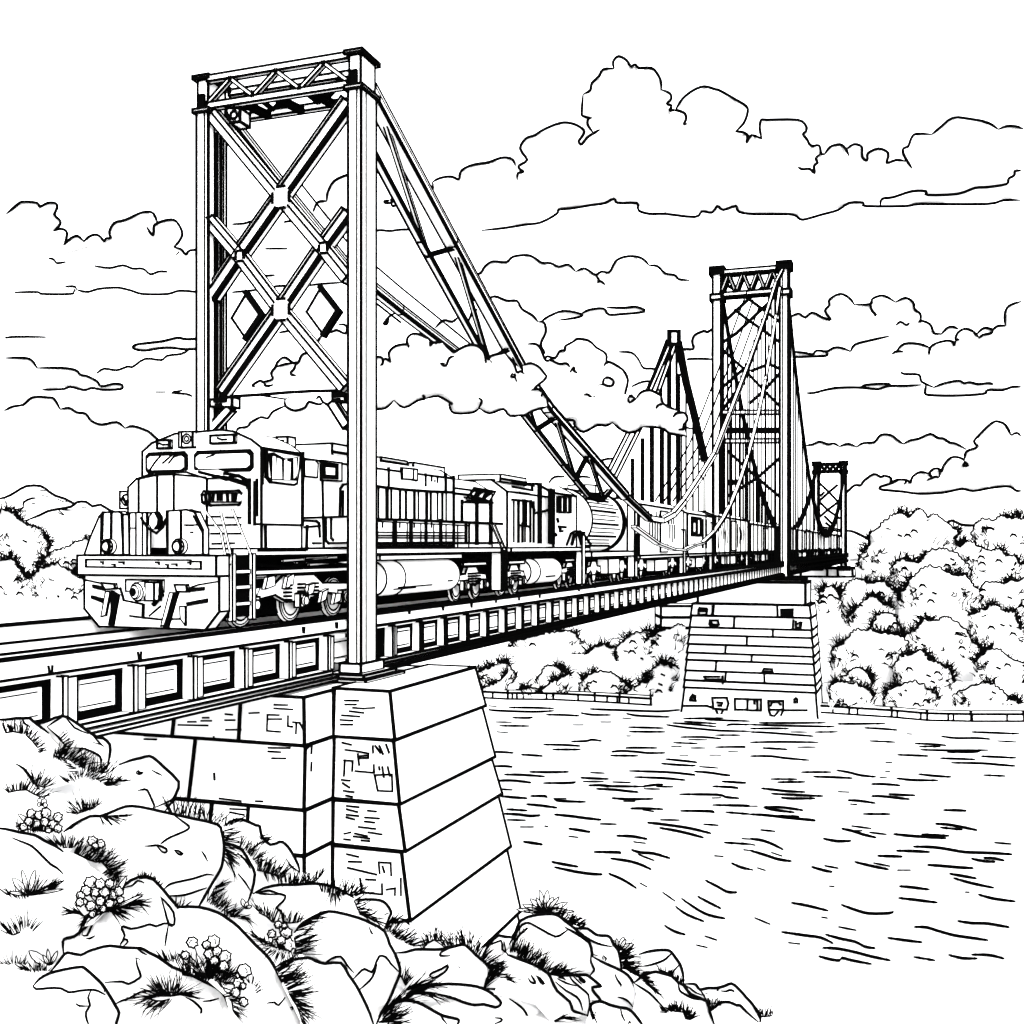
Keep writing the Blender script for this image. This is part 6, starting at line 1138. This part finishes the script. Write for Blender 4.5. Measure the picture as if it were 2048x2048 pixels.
# ------------------------------------------------------------------ grass and plants among the rocks
RG = random.Random(5)
def front(x, y):
    d = GD(x, y)
    for pf in ROCKS:
        if pf.D - pf.fb < d and pf.poly[:, 0].min() < x < pf.poly[:, 0].max() and pf.poly[:, 1].min() < y < pf.poly[:, 1].max() and pf.has(x, y): d = min(d, pf.depth(x, y))
    return d
def leaf_blade(b, x, y, ang, L, w, bend=0., D=None, m=INK):
    pts = []
    for k in range(5):
        t = k / 4; a = math.radians(ang + bend * t); pts.append((x + math.cos(a) * L * t, y - math.sin(a) * L * t))
    d = D or min(front(*pts[0]), front(*pts[2]), front(*pts[4])) - .05
    ws = [.7, 1., .9, .6, .12]
    b.tube([P(px, py, d - .02 * k) for k, (px, py) in enumerate(pts)], [w / 2 * v * d / FL for v in ws], m, 3)
GRASS = [  # path, direction at start and end (90 = up), length, how many
 ('e 40,700 120,690 200,720', 110, 70, 32, 26), ('e 200,720 270,790 290,850', 60, 20, 30, 22), ('e 440,740 480,780 440,860', 50, 20, 40, 16), ('e 420,880 520,900 600,960', 60, 30, 46, 34), ('e 400,890 520,930 600,1000', 75, 200, 26, 20),
 ('e 600,960 700,1000 820,1010', 75, 50, 40, 34), ('e 640,1030 740,1060 800,1100', 50, 10, 36, 24), ('e 800,1090 860,1080 880,1060', 70, 0, 38, 16), ('e 520,1070 580,1060 620,1030', 160, 60, 28, 14),
 ('e 60,1150 130,1135 200,1130', 130, 60, 28, 18), ('e 200,1130 270,1170 320,1190', 60, 30, 36, 16), ('e 250,1080 290,1100 330,1110', 110, 20, 44, 18), ('e 580,1310 640,1290 700,1270', 165, 40, 44, 20), ('e 600,1290 660,1270 720,1260', 130, 60, 26, 10),
 ('e 750,1330 830,1330 900,1325', -60, 5, 44, 18), ('e 1270,1300 1400,1330 1500,1350', 110, 70, 46, 32), ('e 1500,1350 1580,1370 1640,1400', 100, 50, 42, 20), ('e 130,1420 250,1450 420,1440', 110, 70, 26, 30), ('e 420,1550 500,1570 560,1560', 150, 40, 36, 26),
 ('e 560,1600 650,1650 740,1680', 60, 30, 44, 32), ('e 740,1650 810,1720 850,1790', 60, 15, 48, 30), ('e 780,1760 850,1830 890,1880', 30, 60, 30, 22), ('e 1050,1800 1140,1800 1200,1860', 110, 60, 18, 14),
 ('e 1690,1410 1740,1390 1800,1370', 80, 10, 30, 14), ('e 1690,1440 1690,1560 1680,1640', 15, -50, 44, 30), ('i 1700,610 1720,650 1730,700', -20, -60, 48, 12), ('i 1580,1000 1620,900 1640,900', 30, 20, 34, 18), ('i 1560,1010 1650,1060 1720,1130', 70, 20, 40, 34), ('i 1700,1120 1780,1130 1840,1120', 100, -40, 34, 22),
 ('i 1810,590 1870,640 1932,720', 70, 30, 40, 26), ('j 0,590 60,560 20,520', 40, 10, 30, 12), ('j 10,770 100,790 200,830', 80, 40, 44, 34), ('j 60,790 140,800 200,850', -70, -90, 20, 14), ('j 200,860 300,880 400,880', 110, 60, 34, 34), ('j 380,870 450,850 500,800', 100, 60, 26, 18), ('j 500,930 580,950 660,960', 100, 60, 36, 30), ('j 560,930 590,950 620,930', -110, -70, 34, 12), ('j 660,950 720,960 760,960', 75, 30, 46, 24),
 ('j 740,1000 770,1070 800,1110', 30, -20, 44, 20), ('j 780,1100 850,1130 900,1160', 40, -40, 34, 14), ('j 980,1220 1010,1170 1060,1170', 60, 20, 36, 22), ('j 990,1240 1080,1300 1180,1350', 60, 10, 44, 34), ('j 1260,1360 1330,1300 1420,1310', 120, 80, 30, 26), ('j 1420,1350 1500,1340 1570,1330', 130, 100, 40, 26), ('j 1570,1330 1650,1390 1700,1450', 100, 45, 44, 30), ('j 1700,1450 1740,1500 1760,1510', 50, 10, 44, 18),
 ('j 1720,1660 1760,1580 1770,1520', 60, 5, 44, 24), ('j 1760,1560 1830,1570 1900,1600', 40, -20, 36, 18), ('j 290,1240 340,1180 420,1130', 20, 10, 44, 22), ('j 290,1280 300,1340 290,1400', 20, 10, 62, 26), ('j 200,1160 250,1170 330,1160', 100, 55, 32, 22), ('j 20,1090 80,1120 140,1180', 130, 60, 36, 22), ('j 0,1280 60,1310 150,1330', 130, 200, 36, 18), ('j 100,1360 200,1390 290,1380', 200, 300, 28, 20),
 ('j 150,1510 180,1570 200,1620', 35, 20, 60, 26), ('j 200,1600 230,1660 260,1720', 25, 5, 70, 28), ('j 250,1700 290,1770 320,1810', 5, -30, 64, 22), ('j 300,1780 330,1850 350,1920', -20, -50, 44, 14),
 ('j 1090,1560 1120,1620 1130,1640', 100, 55, 44, 16), ('j 1120,1680 1200,1660 1300,1650', 40, 0, 60, 24), ('j 1130,1740 1200,1700 1300,1690', 30, -25, 60, 20), ('j 940,1850 960,1900 930,1920', 50, 10, 70, 30), ('j 960,1840 1020,1790 1100,1760', 60, 5, 56, 24), ('j 1000,1880 1000,1930 960,1960', 20, -5, 60, 24),
 ('k -20,1130 40,1130 120,1190', 80, 60, 38, 22), ('k 60,1180 180,1240 300,1320', 62, 55, 46, 44), ('k 300,1320 400,1360 480,1380', 62, 35, 40, 28), ('k 440,1370 540,1370 620,1380', 45, 0, 36, 20), ('k 20,1050 60,980 120,900', 70, 40, 30, 16), ('k 470,1900 540,1860 600,1870', 25, -5, 34, 16), ('k 870,1750 880,1830 900,1880', 80, 50, 20, 10),
 ('k 620,800 680,820 760,850', 60, 20, 26, 22), ('k 520,720 600,770 660,810', 60, 20, 30, 20), ('w 220,1150 230,1240 240,1310', 25, -10, 46, 40), ('w 260,1300 360,1370 420,1390', 20, -30, 36, 26), ('w 430,1400 520,1490 600,1560', 5, -40, 34, 26), ('w 660,1330 760,1370 800,1390', 110, 70, 16, 16), ('w 800,1400 870,1450 910,1480', 90, 60, 16, 12),
 ('w 740,1800 800,1790 850,1790', 170, 70, 26, 26), ('w 830,1790 930,1800 960,1860', 100, 70, 30, 18), ('w 950,1870 980,1880 1000,1880', 110, 20, 34, 22), ('w 1200,1720 1260,1700 1320,1710', 110, 50, 14, 16), ('w 1780,1850 1830,1850 1900,1840', 110, 70, 24, 20), ('w 1230,1780 1260,1740 1300,1730', 80, 0, 16, 14),
 ('i 50,1240 100,1260 150,1240', 135, 110, 40, 14), ('i 150,1230 200,1200 240,1230', 110, 60, 44, 16), ('i 60,960 150,990 210,980', 150, 90, 36, 16), ('i 220,960 300,950 380,930', 80, 30, 48, 26), ('i 60,1500 120,1500 180,1500', 150, 60, 30, 18), ('i 180,1530 260,1550 350,1550', 160, 60, 32, 22), ('i 1230,1450 1290,1460 1340,1470', 130, 80, 28, 18),
 ('i 1150,1720 1220,1720 1290,1720', 190, 130, 58, 26), ('i 1200,1700 1270,1690 1330,1700', 130, 60, 56, 22), ('i 1300,1720 1360,1710 1400,1720', 50, -15, 48, 22), ('i 1120,1740 1200,1760 1300,1740', 205, 235, 52, 22), ('i 560,1090 600,1100 640,1120', 190, 140, 44, 18), ('i 640,1120 720,1080 800,1080', 250, 200, 46, 22), ('i 830,1070 900,1060 960,1030', -50, 20, 46, 28), ('i 960,1020 1010,1010 1040,1020', 50, -30, 44, 20), ('i 1040,820 1120,815 1200,880', 100, 60, 14, 12), ('i 1320,1040 1360,1050 1400,1050', 80, 40, 22, 10),
 ('i 1380,1560 1480,1580 1560,1620', 100, 70, 46, 34), ('i 1480,1560 1600,1600 1700,1640', 70, 50, 48, 40), ('i 1560,1500 1640,1540 1700,1580', 60, 50, 40, 30), ('i 1690,1720 1750,1760 1760,1840', 10, -45, 44, 22), ('i 1880,1620 1920,1650 1932,1700', 100, 30, 26, 12),
]
def make_grass():
    k0 = 0
    for part in (GRASS[:38], GRASS[38:76], GRASS[76:]):
        b = MB()
        for path, a0, a1, L, n in part:
            pts = resample(smooth(Q(path), 4), 3); n = int(n * 1.35)
            for k in range(n):
                t = min(.999, (k + RG.random()) / n); x, y = pts[int(t * len(pts))]
                leaf_blade(b, x + RG.uniform(-2, 2), y + RG.uniform(-2, 2), a0 + (a1 - a0) * t + RG.uniform(-14, 14), L * RG.uniform(.45, 1.15), RG.uniform(2.0, 3.2), RG.uniform(-16, 16))
            # the dark line the tuft stands on
            d = min(front(*p) for p in pts[::4]) - .04
            if RG.random() < .7: b.tube([P(x, y, front(x, y) - .06) for x, y in pts[::4]], 1.9 * d / FL, INK, 4)
        tag(b.build('grass', None, (LEAFM, INKM)), kind='stuff')
make_grass()
def outline_leaf(b, x, y, tx, ty, w, d):
    """broad leaf from (x, y) to its tip, white with an inked edge and a midrib"""
    dx, dy = tx - x, ty - y; L = math.hypot(dx, dy); nx, ny = -dy / L, dx / L
    prof = [(0, .12), (.25, .55), (.5, 1), (.75, .85), (.92, .4), (1, 0)]
    ring = [(x + dx * t + nx * w / 2 * v, y + dy * t + ny * w / 2 * v) for t, v in prof] + [(x + dx * t - nx * w / 2 * v, y + dy * t - ny * w / 2 * v) for t, v in reversed(prof[:-1])]
    A = [P(px, py, d) for px, py in ring]; B = [P(px, py, d + .012) for px, py in ring]
    b.prism(A, B, 0, WH, True); b.tube([P(px, py, d - .004) for px, py in ring], 1.35 * d / FL, INK, 4, True)
    b.tube([P(x + dx * t, y + dy * t, d - .006) for t in (.05, .4, .75)], [1.1 * d / FL, .9 * d / FL, .4 * d / FL], INK, 4)
def blossom(b, x, y, r, d):
    """knobbly flower head"""
    n = 14; R = [.85 * r * (1.1 if q % 2 else .88) * RG.uniform(.92, 1.12) for q in range(n)]
    ring = [(x + R[k] * math.cos(2 * math.pi * k / n), y + R[k] * math.sin(2 * math.pi * k / n)) for k in range(n)]
    c = P(x, y, d - r * d / FL * .7); A = [P(px, py, d) for px, py in ring]; B = [P(px, py, d + .02) for px, py in ring]; nn = len(b.v); b.v += A + [c, P(x, y, d + r * d / FL * .6)]
    for k in range(n): b.f.append((nn + k, nn + (k + 1) % n, nn + n)); b.m.append(WH); b.f.append((nn + (k + 1) % n, nn + k, nn + n + 1)); b.m.append(WH)
    b.tube([p - FW * .01 for p in A], 2.1 * d / FL, INK, 4, True)
    k = RG.randrange(n)
    b.tube([A[(k + j) % n].lerp(c, .55) - FW * .015 for j in range(6)], 1.2 * d / FL, INK, 4); b.tube([A[(k + 8) % n] - FW * .012, A[(k + 8) % n].lerp(c, .4) - FW * .015], 1.2 * d / FL, INK, 4)
def plant(name, label, cat, sheet, base, leaves=(), heads=(), hatch=()):
    x0, y0, sz = ZF[sheet]; k = sz / 1932; S = lambda p: (x0 + p[0] * k, y0 + p[1] * k)
    bx, by = S(base); pts = [S(h) for h in heads] + [S(l) for l in leaves] + [(bx, by)]
    d = min(front(*p) for p in pts) - .08
    root = thing(name, label, cat, P(bx, by, d + .05))
    b = MB()
    for h in heads:
        hx, hy = S(h); b.tube([P(bx + (hx - bx) * .3, by, d + .03), P((bx + hx) / 2, (by + hy) / 2 + 3, d + .02), P(hx, hy, d + .015)], 1.6 * d / FL, INK, 4)
    for (x, y, a, L, n) in hatch:
        hx, hy = S((x, y))
        for _ in range(n): leaf_blade(b, hx + RG.uniform(-8, 8), hy + RG.uniform(-4, 4), a + RG.uniform(-30, 30), L * RG.uniform(.5, 1.1), 2.6, RG.uniform(-15, 15), d + .01)
    if not b.v: b.tube([P(bx, by, d + .02), P(bx, by - 6, d + .02)], 2.2 * d / FL, INK, 4)
    b.build('stem', root, (LEAFM, INKM))
    for i, l in enumerate(leaves):
        b = MB(); lx, ly = S(l); outline_leaf(b, bx, by, lx, ly, l[2] * k, d - .012 * (i % 4)); b.build('leaf', root, (LEAFM, INKM))
    for i, h in enumerate(heads):
        b = MB(); hx, hy = S(h); blossom(b, hx, hy, h[2] * k, d - .03 - .012 * (i % 5)); b.build('flower_head', root, (LEAFM, INKM))
plant('leafy_plant', 'plant with three upright broad leaves on the left ledge, at the edge', 'plant', 'i', (215, 960), [(95, 830, 60), (165, 765, 34), (265, 765, 40), (60, 935, 26), (485, 850, 26), (490, 912, 22)])
plant('flowering_shrub', 'dense rounded shrub of knobbly flower heads above the block shaped boulder', 'shrub', 'i', (800, 1085), [(960, 810, 40), (880, 830, 30), (1090, 950, 26)], [(690, 865, 60), (650, 925, 45), (610, 960, 38), (605, 1010, 36), (760, 870, 45), (720, 930, 45), (790, 930, 45), (690, 1040, 42), (760, 1000, 40), (830, 870, 40), (860, 950, 45), (900, 930, 40), (830, 1020, 38), (700, 1100, 30), (780, 1060, 30), (910, 990, 34)], [(800, 1080, 90, 30, 22), (850, 1000, 70, 30, 14)])
plant('flowering_plant', 'tall flowering plant with scattered blossom heads in the bottom left rocks', 'plant', 'i', (1560, 1590), [(1370, 1370, 40), (1340, 1400, 30), (1480, 1400, 30)], [(1455, 1312, 48), (1612, 1305, 58), (1560, 1330, 36), (1580, 1400, 42), (1640, 1380, 40), (1700, 1420, 56), (1620, 1450, 40), (1400, 1410, 36), (1690, 1490, 42), (1845, 1525, 62), (1815, 1560, 40), (1800, 1620, 46), (1780, 1690, 40), (1835, 1640, 30), (1840, 1760, 40)], [(1480, 1540, 75, 40, 12), (1600, 1580, 60, 44, 14), (1690, 1600, 60, 36, 10), (1420, 1520, 90, 36, 8)])
plant('flowering_shrub', 'low shrub of knobbly flower heads at the left edge, above the creased ledge', 'shrub', 'e', (300, 1440), [(135, 1310, 40)], [(240, 1310, 42), (300, 1320, 40), (350, 1305, 44), (440, 1335, 40), (220, 1370, 36), (280, 1380, 40), (340, 1370, 40), (400, 1390, 38), (440, 1420, 36), (180, 1410, 34), (370, 1430, 30)], [(280, 1440, 90, 26, 22), (400, 1440, 80, 22, 12), (170, 1430, 100, 26, 10)])
plant('flowering_plant', 'pair of small flower heads in the grass above the largest boulder left end', 'plant', 'e', (720, 1610), [], [(700, 1515, 44), (765, 1535, 36), (720, 1550, 28)], [(710, 1600, 80, 24, 8)])
plant('flowering_plant', 'cluster of flower heads beside the grass draped round boulder', 'plant', 'j', (210, 1370), [], [(230, 1240, 50), (250, 1330, 54), (170, 1180, 32), (120, 1250, 36), (190, 1300, 40), (150, 1320, 34), (215, 1190, 26)], [(200, 1370, 110, 26, 18), (90, 1330, 130, 24, 10)])
plant('fan_plant', 'fan shaped leafy plant crowning the rounded rock right of the pier', 'plant', 'k', (370, 690), [(305, 440, 50), (395, 440, 60), (460, 520, 60), (528, 515, 40), (620, 580, 60), (200, 540, 60), (265, 525, 40), (115, 605, 60), (700, 680, 40), (45, 660, 50), (600, 660, 40), (160, 640, 40), (520, 640, 40), (280, 600, 40)], [], [(370, 690, 90, 26, 8), (470, 700, 50, 26, 6), (230, 710, 130, 26, 6)])
plant('leafy_plant', 'small plant with four dark tipped leaves on the slanting rock by the water', 'plant', 'w', (215, 1110), [(145, 1000, 40), (180, 980, 34), (265, 965, 60), (290, 990, 40), (375, 1048, 70), (330, 1040, 40)])
plant('leafy_plant', 'broad leafed plant at the left edge above the front overhanging boulder', 'plant', 'i', (375, 1500), [(218, 1380, 70), (360, 1365, 28), (435, 1380, 30), (325, 1410, 28), (400, 1420, 24)], [], [(340, 1530, 150, 26, 14)])
plant('leafy_plant', 'tiny sprout on the bare ledge at the left', 'plant', 'e', (315, 1245), [(290, 1195, 34), (345, 1200, 40), (360, 1245, 34), (280, 1240, 30)])
plant('leafy_plant', 'two leafed sprout at the foot of the split stone beside the largest boulder', 'plant', 'i', (1850, 1060), [(1825, 985, 34), (1870, 1010, 30), (1900, 1040, 26)])
